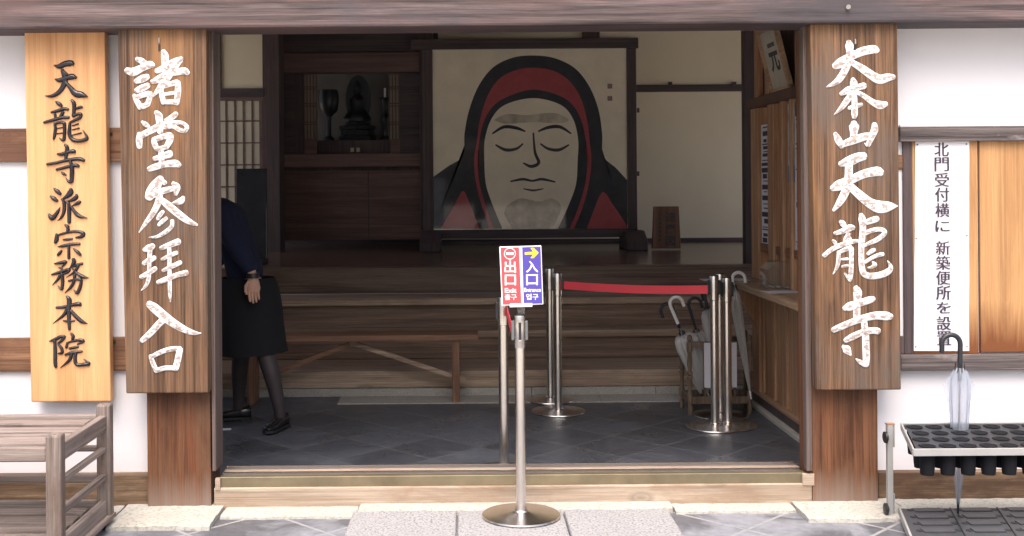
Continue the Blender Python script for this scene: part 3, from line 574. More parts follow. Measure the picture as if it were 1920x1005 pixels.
# ================================================================== BACK WALL
YB=12.4
bw=empty('hall_wall',at(1290,456,YB),'beige plaster back wall with dark rail behind the painted screen','wall')
xa=at(800,300,YB).x; xb=4.6
MB().box(xa,xb,YB,YB+.1,ZP,3.2).build('plaster',M['beige'],bw)
z0=at(1290,172,YB).z; z1=at(1290,159,YB).z; MB().box(xa,xb,YB-.03,YB+.02,z0,z1).build('rail',M['darkx'],bw,bevel=.004)
MB().box(xa,xb,YB-.03,YB+.02,ZP,at(1290,446,YB).z).build('skirting',M['darkx'],bw,bevel=.004)
for px,w_ in ((1108,32),(806,30)):
    c=at(px,60,YB-.02).x; MB().box(c-w_*YB/FP/2,c+w_*YB/FP/2,YB-.04,YB+.02,z1,3.2).build('post',M['dark'],bw)
z2=at(1000,73,YB).z; MB().box(xa,at(1196,75,YB).x,YB-.032,YB+.02,at(1000,92,YB).z,z2).build('rail',M['darkx'],bw)
for px in (1256,1376):
    c=at(px,157,YB-.03); MB().box(c.x-.02,c.x+.02,c.y-.03,c.y,c.z-.02,c.z+.02).build('peg',M['dark'],bw)
c=at(1405,200,9.0)
cp=MB().box(at(1396,200,9.0).x,at(1417,200,9.0).x,9.0,9.1,ZP-.03,3.2); thing_mesh(cp,'hall_post',M['dark'],'nearly black square post at the right edge of the beige wall','post')
# ================================================================== PAINTED SCREEN
YD=11.1
ds=empty('painted_screen',at(995,465,YD),'big framed standing screen painted with a red hooded monk','screen')
f=lambda a,b,c,d,dy=0,t=.06: (lambda r: MB().box(r[0],r[1],YD+dy,YD+dy+t,r[2],r[3]))(rect(a,b,c,d,YD+dy))
f(770,72,1197,91,-.02,.09).build('top_rail',M['darkx'],ds,bevel=.008)
f(792,91,812,432).build('frame_post',M['dark'],ds,bevel=.006); f(1176,91,1194,432).build('frame_post',M['dark'],ds,bevel=.006)
f(795,430,1196,446,-.02,.09).build('bottom_rail',M['darkx'],ds,bevel=.006)
f(820,452,1180,458,0,.06).build('foot_rail',M['darkx'],ds,bevel=.004)
for cx_ in (808,1188):
    r=rect(cx_-19,432,cx_+19,468,YD); mm=MB(); x0,x1,z0,z1=r; z0=ZP; mid=(x0+x1)/2; w=(x1-x0)/2
    mm.prism([(mid-w,YD-.28,z0),(mid-w,YD+.34,z0),(mid-w,YD+.34,z0+.09),(mid-w,YD+.12,z1),(mid-w,YD-.06,z1),(mid-w,YD-.28,z0+.09)],(2*w,0,0)); mm.build('foot',M['dark'],ds,bevel=.01)
    
f(812,91,1176,430,.012,.02).build('picture',M['cream'],ds)
for yk in (208,327):
    c=at(1195,yk,YD); MB().box(c.x,c.x+.02,c.y,c.y+.04,c.z-.015,c.z+.03).build('peg',M['dark'],ds)
def sm(pts,k=6,closed=False):
    return [q[:2] for q in catmull([(x,y,0) for x,y in pts],k)]
def poly(mb,pts,Y):
    bm=bmesh.new(); 
    vs=[bm.verts.new(at(x,y,Y)) for x,y in pts]; f_=bm.faces.new(vs); bmesh.ops.triangulate(bm,faces=[f_])
    bm.verts.index_update(); mb.add([v.co.copy() for v in bm.verts],[tuple(v.index for v in q.verts) for q in bm.faces]); bm.free()
pic=MB()
hood=sm([(812,332),(840,312),(868,292),(871,250),(880,205),(898,160),(925,126),(962,108),(1000,104),(1040,109),(1078,128),(1105,162),(1122,205),(1129,250),(1131,292),(1155,315),(1176,338)])+[(1176,429),(812,429)]
poly(pic,hood,YD+.0105); pic.build('painted_outline',M['pblack'],ds)
pic=MB(); poly(pic,sm([(826,429),(838,408),(852,385),(868,358),(880,380),(890,405),(899,429)]),YD+.0095)
poly(pic,sm([(1100,429),(1112,398),(1130,360),(1150,385),(1166,408),(1176,424)])+[(1176,429)],YD+.0095)
band=sm([(893,270),(900,225),(914,180),(936,148),(968,131),(1000,127),(1036,132),(1066,150),(1088,182),(1101,226),(1106,270)])
inn=sm([(1099,270),(1092,232),(1076,200),(1050,180),(1000,168),(950,182),(922,202),(905,234),(898,270)])
poly(pic,band+inn,YD+.0095)
poly(pic,sm([(893,270),(889,300),(892,340),(903,385),(918,429)])+[(926,429)]+sm([(926,429),(910,385),(899,340),(896,300),(898,270)]),YD+.0095)
poly(pic,sm([(1106,270),(1109,300),(1104,345),(1092,390),(1076,429)])+[(1068,429)]+sm([(1068,429),(1084,390),(1097,345),(1102,300),(1099,270)]),YD+.0095)
pic.build('painted_robe',M['pred'],ds)
pic=MB(); poly(pic,sm([(908,300),(909,262),(922,222),(948,196),(1000,184),(1050,196),(1074,222),(1084,262),(1083,300),(1080,345),(1066,385),(1046,429)])+[(942,429)]+sm([(942,429),(924,385),(911,345),(908,300)]),YD+.0085); pic.build('painted_face',M['cream'],ds)
pic=MB(); poly(pic,sm([(926,225),(950,214),(985,216),(1005,214),(1040,212),(1066,224),(1050,231),(1000,229),(950,232),(926,225)])[:-1],YD+.0078); pic.build('painted_wash',M['pgrey'],ds); pic=MB()
poly(pic,sm([(950,386),(975,372),(1010,378),(1035,372),(1052,388),(1040,420),(1030,429)])+[(960,429),(945,400)],YD+.0078); pic.build('painted_wash',M['pgrey'],ds)
# plain calm features of my own drawing
brush_mesh('painted_features',[(0,0,1,[[(924,250,3),(945,238,6),(968,240,6),(984,246,3)],[(1010,246,3),(1028,239,6),(1050,238,6),(1070,250,3)],
  [(930,272,3),(948,281,6),(968,279,5),(980,270,3)],[(1014,270,3),(1028,279,5),(1048,281,6),(1066,272,3)],
  [(1000,250,3),(1003,285,5),(1010,305,6),(996,312,6),(982,306,3)],[(958,340,3),(980,336,5),(998,339,4),(1016,336,5),(1040,341,3)],[(982,354,2),(1000,357,4),(1018,354,2)]])],YD+.0075,M['pblack'],ds,.0003)
SEAL=plain('seal_brown',(.25,.17,.15),.6)
for y in (157,180):
    r=rect(1139,y,1148,y+9,YD+.0105); MB().box(r[0],r[1],YD+.0105,YD+.0115,r[2],r[3]).build('seal_mark',SEAL,ds)
# plaque
pq=empty('wooden_plaque',at(1250,466,10.9),'small leaning wooden plaque with dark brush letters on the raised floor','plaque')
quad(MB(),[(1226,387),(1273,387),(1277,466),(1223,466)],10.9,.05).build('plank',M['plaque'],pq,bevel=.006)
mm=MB()
for ch,y in zip('達磨図',(407,429,452)):
    c=at(1257,y,10.895); glyph_mesh(mm,ch,c.x,c.z,c.y,20*10.9/FP,19*10.9/FP,.02)
mm.build('lettering',M['inkgrey'],pq); mm=MB()
for k in range(7):
    c=at(1237,402+k*8,10.895); mm.box(c.x-.012,c.x+.012,c.y,c.y+.002,c.z-.012,c.z+.012)
mm.build('small_lettering',M['inkgrey'],pq)
# ================================================================== ALTAR ALCOVE
YA=11.6
al=empty('altar_alcove',at(650,430,YA),'dark wooden altar alcove with lattice strips left of the painted screen','alcove')
g=lambda a,b,c,d,dy,t: (lambda r: MB().box(r[0],r[1],YA+dy,YA+dy+t,r[2],r[3]))(rect(a,b,c,d,YA+dy))
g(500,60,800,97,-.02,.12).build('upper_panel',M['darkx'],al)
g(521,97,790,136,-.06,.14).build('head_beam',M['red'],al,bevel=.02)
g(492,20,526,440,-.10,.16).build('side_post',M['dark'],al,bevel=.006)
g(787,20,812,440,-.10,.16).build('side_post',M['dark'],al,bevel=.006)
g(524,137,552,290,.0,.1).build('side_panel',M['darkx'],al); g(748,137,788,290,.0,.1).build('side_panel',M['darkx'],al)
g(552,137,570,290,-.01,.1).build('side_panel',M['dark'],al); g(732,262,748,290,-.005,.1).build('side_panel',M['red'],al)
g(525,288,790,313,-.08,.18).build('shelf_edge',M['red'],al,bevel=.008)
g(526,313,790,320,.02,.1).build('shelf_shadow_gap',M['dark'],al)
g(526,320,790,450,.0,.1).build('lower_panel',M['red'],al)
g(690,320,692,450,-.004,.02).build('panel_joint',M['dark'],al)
for a,b in ((570,594),(730,748)):
    sc_=g(a,139,b,263,.01,.03).build('paper_strip',plain('darker_strip_paper',(.34,.31,.25),.9,var=.05),al)  # strip paper darker than the door paper
    mm=MB(); r=rect(a,139,b,263,YA)
    for k in range(5 if b-a>20 else 4):
        x=r[0]+(r[1]-r[0])*k/(4 if b-a>20 else 3); mm.box(x-.006,x+.006,YA-.005,YA+.009,r[2],r[3])
    for yy in (139,163,167,194,199,229,233,262):
        z=at(a,yy,YA).z; mm.box(r[0],r[1],YA-.003,YA+.008,z-.006,z+.006)
    mm.build('lattice',M['red'],sc_)
    g(a-2 if a<600 else 748,263,b if a<600 else 750,290,-.005,.1).build('side_panel',M['red'],al)
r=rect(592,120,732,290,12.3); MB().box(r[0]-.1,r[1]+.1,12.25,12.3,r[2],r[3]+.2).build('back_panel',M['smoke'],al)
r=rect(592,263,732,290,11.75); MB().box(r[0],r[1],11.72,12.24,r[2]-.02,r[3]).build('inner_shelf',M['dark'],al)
zs=r[3]
for px in (660.5,671.5):
    c=at(px,281,11.715); m_=MB().box(c.x-.018,c.x+.018,11.712,11.72,c.z-.022,c.z+.022); m_.build('drawer_mark',M['shojip'],al)
def px_(x,Y): return at(x,200,Y).x
# vase, statue, candle holder
Yv=11.95; c=Vector((px_(616,Yv),Yv,zs)); k=Yv/FP
vz=thing_mesh(MB().lathe([(0,0),(10*k,0),(10.5*k,5*k),(5*k,10*k),(4.4*k,30*k),(5*k,46*k),(16*k,56*k),(19*k,70*k),(19.5*k,84*k),(17*k,96*k),(0,97*k)],c,24),'goblet_vase',M['bronze'],'tall dark bronze goblet vase at left in the altar alcove','vase',bevel=0,smooth=True)
Ys=12.0; c=Vector((px_(670,Ys),Ys,zs)); k=Ys/FP
sb=empty('seated_statue',c,'dark seated statue with halo in the middle of the altar alcove','statue')
MB().lathe([(0,0),(34*k,0),(34*k,8*k),(31*k,10*k),(31*k,20*k),(34*k,22*k),(34*k,28*k),(24*k,30*k),(24*k,34*k),(0,34*k)],c,8).build('pedestal',M['bronze'],sb)
MB().lathe([(0,34*k),(24*k,36*k),(27*k,42*k),(20*k,52*k),(14*k,58*k),(14.5*k,72*k),(15*k,78*k),(6*k,86*k),(5*k,90*k),(0,90*k)],c,20,1,.6).build('robed_body',M['bronze'],sb,smooth=True)
MB().lathe([(0,88*k),(5*k,89*k),(8.5*k,94*k),(9*k,101*k),(7*k,107*k),(4*k,110*k),(3*k,114*k),(0,115*k)],c,18,.9,.95).build('head',M['bronze'],sb,smooth=True)
mm=MB(); mm.prism([(c.x+24*k*cos(t),c.y+.12,c.z+80*k+46*k*sin(t)) for t in [2*pi*i/28 for i in range(28)]],(0,.03,0)); mm.build('halo',M['bronze'],sb)
Yc=11.9; c=Vector((px_(722,Yc),Yc,zs)); k=Yc/FP
ch_=empty('candle_holder',c,'dark candle holder with a white candle at right in the altar alcove','candle holder')
MB().lathe([(0,0),(10*k,0),(9*k,5*k),(5*k,9*k),(5*k,30*k),(9*k,36*k),(8*k,46*k),(5*k,52*k),(7*k,74*k),(12*k,80*k),(0,81*k)],c,16).build('stem',M['bronze'],ch_,smooth=True)
MB().lathe([(2.2*k,81*k),(2.2*k,98*k),(0,99*k)],c,10).build('candle',M['swhite'],ch_,smooth=True)
# ================================================================== LEFT HALL WALL with paper door
YL=11.0
hl=empty('hall_wall',at(450,480,YL),'beige upper panel and lattice paper door at the left of the hall','wall')
g2=lambda a,b,c,d,dy,t: (lambda r: MB().box(r[0],r[1],YL+dy,YL+dy+t,r[2],r[3]))(rect(a,b,c,d,YL+dy))
r=rect(300,40,500,166,YL); MB().box(r[0],r[1],YL,YL+.08,r[2],3.2).build('plaster',M['beige'],hl)
g2(300,166,495,182,-.03,.12).build('rail',M['darkx'],hl,bevel=.004)
g2(405,30,414,166,-.03,.1).build('post',M['dark'],hl); g2(493,30,524,500,-.02,.3).build('post',M['dark'],hl,bevel=.004)
dr=g2(300,182,493,500,.01,.012).build('paper_door',M['shojip'],hl)
mm=MB()
for px in (344,360,376,392,407.5,423.5,440,456,472.5):
    x=px_(px,YL); mm.box(x-.0065,x+.0065,YL-.004,YL+.009,ZP,at(450,188,YL).z)
for py in (227,268,309,350,391,432,473):
    z=at(450,py,YL).z; mm.box(px_(300,YL),px_(489,YL),YL-.002,YL+.008,z-.0065,z+.0065)
mm.build('lattice',M['red'],dr)
g2(300,182,493,189,-.012,.03).build('door_frame',M['red'],dr); g2(487,189,493,500,-.012,.03).build('door_frame',M['red'],dr)
# dark standing panel
YQ=9.4; r=rect(443,316,500,480,YQ)
qd=empty('standing_panel',((r[0]+r[1])/2,YQ,ZP),'plain dark standing panel on the raised floor behind the woman','panel')
MB().box(r[0],r[1],YQ,YQ+.04,ZP+.03,r[3]).build('board',M['pblack'],qd,bevel=.006)
for s_ in (0,1): x=r[s_]+(.05 if s_==0 else -.05); MB().box(x-.03,x+.03,YQ-.14,YQ+.18,ZP,ZP+.035).build('foot',M['dark'],qd,bevel=.005)
# ================================================================== TICKET BOOTH (right side)
XW=1.90
bt_=empty('ticket_booth',(XW,6.4,.03),'brown wooden ticket booth with counter and windows on the right inside','booth')
MB().box(1.84,2.0,5.32,7.36,.03,.058).build('stone_base',M['curb'],bt_,bevel=.004)
MB().box(XW-.03,2.02,5.32,7.36,.06,.112).build('base_board',M['dark'],bt_,bevel=.004)
MB().box(XW-.035,2.02,5.32,7.36,.114,.132).build('ledge',M['counter'],bt_,bevel=.003)
MB().box(XW+.025,2.0,5.32,7.36,.129,.80).build('lower_wall',M['boothy'],bt_)
y=5.36; k=0
while y<7.3:
    w=.13 if k%2 else .10; MB().box(XW+(.0 if k%2==0 else .012),XW+.024,y,min(y+w,7.34),.129,.795).build('plank',M['booth'],bt_,bevel=.004); y+=w+.012; k+=1
MB().box(XW-.02,2.02,7.18,7.34,.129,.795).build('corner_post',M['booth'],bt_,bevel=.006)
cn=MB().box(1.70,2.05,5.34,7.30,.812,.85).build('counter_top',M['counter'],bt_,bevel=.006)
mm=MB(); prof=[(XW-.02,.808),(1.73,.808),(1.73,.76),(1.745,.735),(1.775,.715),(1.80,.68),(1.81,.64),(1.835,.61),(1.86,.57),(XW-.02,.50)]
mm.prism([(x,7.18,z) for x,z in prof],(0,.05,0)); mm.build('bracket',M['booth'],bt_,bevel=.003)
MB().box(XW-.01,XW+.05,5.32,7.34,1.035,1.085).build('window_rail',M['boothy'],bt_,bevel=.004)
MB().box(XW-.03,XW+.06,5.32,7.40,1.955,2.02).build('head_rail',plain('dark_head_rail',(.10,.05,.035),.5,var=.2),bt_,bevel=.004)
for y0,y1 in ((7.16,7.33),(6.80,6.93),(6.60,6.66),(6.425,6.47),(6.0,6.08),(5.6,5.68)):
    MB().box(XW-.022,XW+.045,y0,y1,.852,1.954).build('mullion',M['booth'],bt_,bevel=.004)
MB().box(XW+.05,XW+.06,5.33,7.33,1.086,1.95).build('window_backing',plain('window_board',(.30,.26,.20),.35,var=.15),bt_)
MB().box(XW+.05,XW+.06,5.33,7.33,.852,1.084).build('window_backing',M['booth'],bt_)
MB().box(XW+.03,XW+.10,5.32,7.38,2.022,3.2).build('upper_wall',M['dark'],bt_)
for y0 in (7.2,6.95,6.3): MB().box(XW-.005,XW+.028,y0,y0+.1,2.022,3.2).build('upper_stile',M['booth'],bt_,bevel=.004)
def notice(y0,y1,z0,z1,label,style):
    o=empty('wall_notice',(XW-.004,(y0+y1)/2,z0),label,'notice')
    MB().box(XW-.006,XW-.003,y0,y1,z0,z1).build('sheet',M['paper'],o)
    mm=MB(); z=z1-.015; rnd=random.Random(style)
    while z>z0+.02:
        h=rnd.choice((.006,.006,.008,.02,.03)); yy0=y0+(y1-y0)*rnd.uniform(.06,.3); yy1=y1-(y1-y0)*rnd.uniform(.06,.35)
        mm.box(XW-.0072,XW-.0062,yy0,yy1,max(z0+.005,z-h),z); z-=h+rnd.choice((.008,.012,.02))
    mm.build('print_lines',M['ink'],o); return o
notice(6.95,7.13,1.09,1.84,'long white printed notice on the far booth window','a')
notice(6.16,6.41,1.06,1.85,'long white printed notice on the near booth window beside the right jamb','b')
po=empty('poster',(XW-.004,6.47,1.48),'grey blue picture poster between the booth window posts','poster')
MB().box(XW-.006,XW-.003,6.405,6.545,1.47,1.93).build('sheet',plain('poster_print',(.34,.36,.38),.4,var=.6,scale=14),po)
MB().box(XW-.0075,XW-.0065,6.41,6.54,1.475,1.57).build('blue_band',plain('poster_blue',(.10,.15,.28),.4,var=.3,scale=20),po)
# leaning framed calligraphy above the booth window
fc=empty('framed_calligraphy',(XW-.02,6.64,2.03),'square framed calligraphy leaning forward above the booth window','picture')
A=Vector((XW-.01,6.83,2.03)); B=Vector((XW-.01,6.456,2.03)); Cc=Vector((1.803,6.456,2.385)); D=Vector((1.803,6.83,2.385))
nrm=(B-A).cross(D-A).normalized()
if nrm.x>0: nrm=-nrm
MB().prism([A,B,Cc,D],-nrm*.015).build('backing',plain('aged_scroll_paper',(.42,.40,.34),.5,var=.12),fc)
mm=MB(); upv=(D-A).normalized(); rt=(B-A).normalized()
for p0,p1 in ((A,B),(D,Cc)): mm.bar(p0+nrm*.004,p1+nrm*.004,.022,.03,nrm)
for p0,p1 in ((A+upv*.012,D-upv*.012),(B+upv*.012,Cc-upv*.012)): mm.bar(p0+nrm*.004,p1+nrm*.004,.022,.03,nrm)
mm.build('frame',M['counter'],fc)
mm=MB(); glyph_mesh(mm,'元',0,0,0,.19,.19,.03,rt,upv,A.lerp(Cc,.5)+nrm*.002+upv*.01); mm.build('lettering',M['pblack'],fc)
# counter things
ab=empty('acrylic_box',(1.86,6.60,.851),'clear acrylic box with sloping front on the booth counter','box')
mm=MB(); w0,w1=6.50,6.74
x0,x1=1.765,1.925
pr=[(x0,.852),(x1,.852),(x1,1.01),(x0+.05,1.01),(x0,.965)]
mm.prism([(x,6.52,z) for x,z in pr],(0,.004,0)); mm.prism([(x,6.70,z) for x,z in pr],(0,.004,0))
for (xa_,za),(xb_,zb_) in ((pr[1],pr[2]),(pr[2],pr[3]),(pr[3],pr[4]),(pr[4],pr[0])):
    mm.prism([(xa_,6.525,za),(xb_,6.525,zb_),(xb_,6.699,zb_),(xa_,6.699,za)],(.003,0,.003))
mm.build('shell',M['clear'],ab); mm=MB()
for k in range(12):
    x=random.uniform(x0+.02,x1-.02); yy=random.uniform(6.54,6.68); mm.tube([(x,yy,.853+.002*(k%4)),(x+.002,yy,.857+.002*(k%4))],.011,10)
mm.build('coins',M['alu'],ab)
def sheet(x,y,w,d,rz,label,z=.852,mat='paper'):
    cs=[Vector((sx*w/2*cos(rz)-sy*d/2*sin(rz),sx*w/2*sin(rz)+sy*d/2*cos(rz),0))+Vector((x,y,z)) for sx,sy in((-1,-1),(1,-1),(1,1),(-1,1))]
    return thing_mesh(MB().prism(cs,(0,0,.0012)),'paper_sheet',M[mat],label,'paper',bevel=0)
sheet(1.80,6.36,.20,.15,.1,'white paper sheet lying on the near part of the booth counter')
sheet(1.67,7.19,.30,.16,.0,'pale sheet lying over the far end of the booth counter',.852)
sheet(1.80,7.0,.16,.12,.2,'grey leaflet in the middle of the booth counter behind the acrylic box',.852,'pgrey')
pc=at(428,802,6.66); sheet(pc.x-.03,6.66,.09,.05,.2,'small pinkish paper slip on the slate floor by the left jamb',.031)
# ================================================================== INDOOR BENCH
bn=empty('long_bench',(at(690,640,7.5).x,7.5,.03),'long low wooden bench with diagonal braces before the steps','bench')
xa=at(470,635,7.38).x; xb=at(897,635,7.38).x; zt=at(700,629,7.38).z; z1_=at(700,640,7.38).z
MB().box(xa,xb,7.38,7.62,z1_,zt).build('seat',M['bench'],bn,bevel=.004)
for px in (475,855):
    x=at(px,700,7.5).x; MB().box(x-.024,x+.024,7.42,7.475,.03,z1_-.001).build('leg',M['benchz'],bn,bevel=.003); MB().box(x-.024,x+.024,7.53,7.585,.03,z1_-.001).build('leg',M['benchz'],bn,bevel=.003)
q0=at(668,645,7.52); q1=at(872,712,7.52); MB().bar(q0,q1,.03,.032,(0,1,0)).build('brace',M['step'],bn)
q0=at(655,645,7.51); q1=at(500,705,7.51); MB().bar(q0,q1,.03,.034,(0,1,0)).build('brace',M['bench'],bn)
# ================================================================== UMBRELLAS
def umbrella(tip, top, hookdir, label, hcol, vinyl, rmax=.045, flare=0.0, group='umbrellas', shaft='steeld', skirt=1.0):
    tip,top=Vector(tip),Vector(top); d=(top-tip); L=d.length; q=Vector((0,0,1)).rotation_difference(d.normalized())
    o=empty('umbrella',tip,label,'umbrella',group)
    R=q.to_matrix().to_4x4(); T=Matrix.Translation(tip)@R
    hd=(R.inverted().to_3x3()@Vector(hookdir)); hd.z=0; hd.normalize()
    def put(mb): mb.v=[tuple(T@Vector(v)) for v in mb.v]; return mb
    m=MB().tube([(0,0,.0),(0,0,.05)],[.004,.006],10); put(m).build('ferrule',M[hcol] if hcol=='blackp' else M['swhite'],o,smooth=True)
    m=MB().tube([(0,0,.04),(0,0,L-.16)],.004,8); put(m).build('shaft',M[shaft],o,smooth=True)
    # folded canopy: star section, narrow at the tip, gathered under the runner
    prof=[(.006,.05),(.017,.18),(.027,.34),(.036,.5),(.043,.66),(.041,.75),(.030,.795),(.013,.815)]; prof=[(r*rmax/.043,z*L*(skirt if z>.1 else 1)) for r,z in prof]
    V=[];F=[];n=32; rnd=random.Random(label)
    ph=[rnd.uniform(.55,1.0) for _ in range(8)]
    for i,(r,z) in enumerate(prof):
        for k in range(n):
            a=2*pi*k/n+.9*z; fold=.62+.38*abs(sin(a*4))*ph[(k//4)%8]; V.append((r*fold*cos(a),r*fold*sin(a),z))
    for i in range(len(prof)-1):
        for k in range(n): F.append((i*n+k,i*n+(k+1)%n,(i+1)*n+(k+1)%n,(i+1)*n+k))
    m=MB(); m.v=V; m.f=F; put(m).build('folded_canopy',M[vinyl],o,smooth=True)
    if flare:
        m=MB(); 
        for s_ in (-1,1):
            m.add([(s_*.025,.004,.80*L),(s_*flare,.012,.715*L),(s_*flare*.72,.008,.62*L),(s_*.032,0,.50*L)],[(0,1,2,3)])
        put(m).build('loose_panel',M['vinyl'],o)
    m=MB()
    for k in range(8):
        a=2*pi*k/8; m.tube([(.022*cos(a),.022*sin(a),(.80*L-.01)*skirt),(.018*cos(a),.018*sin(a),max((.80*L+.03)*skirt,L-.165 if skirt>.95 else 0))],.0022,6)
    m.tube([(0,0,L-.20),(0,0,L-.15)],.008,10); put(m).build('runner',M['blackp'],o,smooth=True)
    R0=.040; pts=[Vector((0,0,L-.17)),Vector((0,0,L-.06))]
    pts+=[Vector((0,0,L-.042))+hd*R0*(1-cos(t))+Vector((0,0,R0*sin(t))) for t in [pi*i/12*1.08 for i in range(13)]]
    pts.append(pts[-1]+Vector((0,0,-.028)))
    m=MB().tube(pts,.0105,12); put(m).build('handle',M[hcol],o,smooth=True)
    return o
# ================================================================== WOODEN UMBRELLA RACK INSIDE
rk=empty('umbrella_rack',(1.57,7.0,.03),'turned wooden umbrella rack with clear umbrellas and white notice before the booth','umbrella rack')
def turned(x,y,h):
    pr=[(0,0),(.012,0),(.016,.05),(.012,.07),(.018,.09),(.018,.13),(.011,.15),(.013,.22),(.019,.245),(.012,.255),(.019,.265),(.019,.275),(.012,.29),(.016,.33),(.012,.40),(.018,.42),(.018,.46),(.010,.475),(.017,.50),(.012,.515),(0,.52)]
    return MB().lathe([(r,z*h/.52) for r,z in pr],(x,y,.03),14)
x0,x1=at(1294,780,6.98).x,at(1406,780,6.98).x; y0,y1=6.98,7.20; xm=at(1278,765,7.2).x
xb0=at(1279,770,7.2).x; xb1=x1+.03
for x,yy in ((x0,y0),(x1,y0),(xb0,y1),(xb1,y1)): turned(x,yy,.50).build('leg',M['rackw'],rk,smooth=True)
for zz,t in ((.10,.045),(.45,.035)):
    MB().box(x0,x1,y0-.008,y0+.008,zz,zz+t).build('rail',M['rackw'],rk); MB().box(xb0,xb1,y1-.008,y1+.008,zz,zz+t).build('rail',M['rackw'],rk)
    MB().bar((x0,y0,zz+t/2),(xb0,y1,zz+t/2),.016,t).build('rail',M['rackw'],rk); MB().bar((x1,y0,zz+t/2),(xb1,y1,zz+t/2),.016,t).build('rail',M['rackw'],rk)
for k in range(1,4):
    x=x0+(x1-x0)*k/4; MB().box(x-.007,x+.007,y0-.004,y0+.004,.14,.455).build('spindle',M['rackw'],rk); x=xb0+(xb1-xb0)*k/4; MB().box(x-.007,x+.007,y1-.004,y1+.004,.14,.455).build('spindle',M['rackw'],rk)
MB().prism([(x0,y0,.10),(x1,y0,.10),(xb1,y1,.10),(xb0,y1,.10)],(0,0,.01)).build('drip_tray',M['dark'],rk)
r=rect(1321,643,1382,727,6.95)
nb=empty('rack_notice',((r[0]+r[1])/2,6.955,r[2]),'white board notice with vertical print hanging on the wooden umbrella rack','notice')
MB().box(r[0],r[1],6.955,6.965,r[2],r[3]).build('sheet',M['paper'],nb)
mm=MB()
for px in (1343,1370):
    for k in range(9):
        c=at(px,650+k*8,6.952); 
        if not(px==1370 and k>6): mm.box(c.x-.006,c.x+.006,6.952,6.954,c.z-.010,c.z+.008)
mm.build('print_lines',M['inkgrey'],nb)
UG='umbrellas in and beside the wooden rack'
b0=.112
umbrella((1.55,7.12,b0),at(1252,562,7.02),(1,0,0),'clear umbrella with white hook handle leaning left in the wooden rack','swhite','vinylin',.085,group=UG,skirt=.80)
umbrella((1.50,7.09,b0),at(1258,566,7.08),(-1,0,0),'clear umbrella with black hook handle leaning beside the white handled one in the rack','blackp','vinylin',.065,group=UG,skirt=.78)
umbrella((1.60,7.15,b0),at(1288,562,7.12),(1,0,0),'clear umbrella with thin black hook handle in the middle of the wooden rack','blackp','vinylin',.07,group=UG,skirt=.82)
umbrella((1.64,7.09,b0),(1.52,7.13,.80),(0,1,0),'short clear umbrella with handle hidden behind the steel posts in the rack','blackp','vinylin',.055,group=UG)
t_=at(1403,748,7.0); umbrella((t_.x,6.93,.135),at(1371,512,6.98),(1,0,-.1),'slim milky umbrella with white hook handle leaning against the booth counter','swhite','vinylin',.037,group=UG,skirt=1.08)
# ================================================================== OUTDOOR UMBRELLA RACK (right)
YR=4.9
P0=at(1690,795,YR); SH=.10/.38      # the trays slant towards the left as they come forward
def RK(u,v,w): # u along the rack, v forwards, w up from ground
    return Vector((P0.x+u-SH*v, YR-v, w))
ork=empty('umbrella_tray_rack',(P0.x+.3,YR-.2,0),'low outdoor umbrella rack with black cup tray and grey metal legs at the right','umbrella rack')
zt=P0.z; TL=.80; TD=.385; dz=-.022/.385
cw,cd=.0835,.094; nC,nR=9,4
def zt_(v): return zt+dz*v
m=MB(); nseg=20
for j in range(nR):
    for i in range(nC):
        u0=.012+i*cw; v0=.006+j*cd; uc=u0+cw/2+(.008 if j%2 else -.004); vc=v0+cd/2; r_=.031
        outer=[]; ring=[]
        for k in range(nseg):
            a=2*pi*k/nseg; ring.append((uc+r_*cos(a),vc+r_*.98*sin(a)))
            ca,sa=cos(a),sin(a)
            tmax=min((u0+cw-uc)/ca if ca>1e-6 else 9,(u0-uc)/ca if ca<-1e-6 else 9,(v0+cd-vc)/sa if sa>1e-6 else 9,(v0-vc)/sa if sa<-1e-6 else 9)
            outer.append((uc+ca*tmax,vc+sa*tmax))
        # corners inserted
        pts=[RK(u,v,zt_(v)) for u,v in outer]+[RK(u,v,zt_(v)) for u,v in ring]
        F=[(k,(k+1)%nseg,nseg+(k+1)%nseg,nseg+k) for k in range(nseg)]
        m.add(pts,F)
        cor=[(u0,v0),(u0+cw,v0),(u0+cw,v0+cd),(u0,v0+cd)]
        for cu_,cv_ in cor:
            ang=math.atan2(cv_-vc,cu_-uc)%(2*pi); k=int(ang/(2*pi)*nseg)%nseg
            m.add([RK(*outer[k],zt_(outer[k][1])),RK(cu_,cv_,zt_(cv_)),RK(*outer[(k+1)%nseg],zt_(outer[(k+1)%nseg][1]))],[(0,1,2)])
tray=m.build('cup_tray',M['trayp'],ork)
for j in range(nR):
    for i in range(nC):
        u0=.012+i*cw; v0=.006+j*cd; uc=u0+cw/2+(.008 if j%2 else -.004); vc=v0+cd/2; c=RK(uc,vc,zt_(vc))
        m=MB(); R_=[(.0345,.0012),(.033,.003),(.0315,.0),(.029,-.09),(.0265,-.115),(0,-.115)]
        m.lathe(R_,c,20); m.build('cup',M['cupp'],tray,smooth=True)
m=MB(); ZT=.004
for (ua,va,ub,vb) in ((0,TD,TL,TD),(0,0,0,TD),(0,0,TL,0)):
    m.bar(RK(ua,va,zt_(va)-.010),RK(ub,vb,zt_(vb)-.010),.008,.030)
m.build('tray_frame',M['alu'],ork,bevel=.002)
lx=at(1668,880,YR).x
lg=MB(); lg.box(lx-.012,lx+.012,YR-.012,YR+.012,.012,zt-.002); lg.box(lx+.014,lx+.022,YR-.008,YR+.008,zt-.10,zt-.004); lg.box(lx+.014,lx+.02,YR-.008,YR+.008,.03,.11); lg=lg.build('leg',M['alu'],ork,bevel=.002)
MB().box(lx-.014,lx+.020,YR-.013,YR+.013,zt-.001,zt+.004).build('rust_cap',M['rust'],lg)
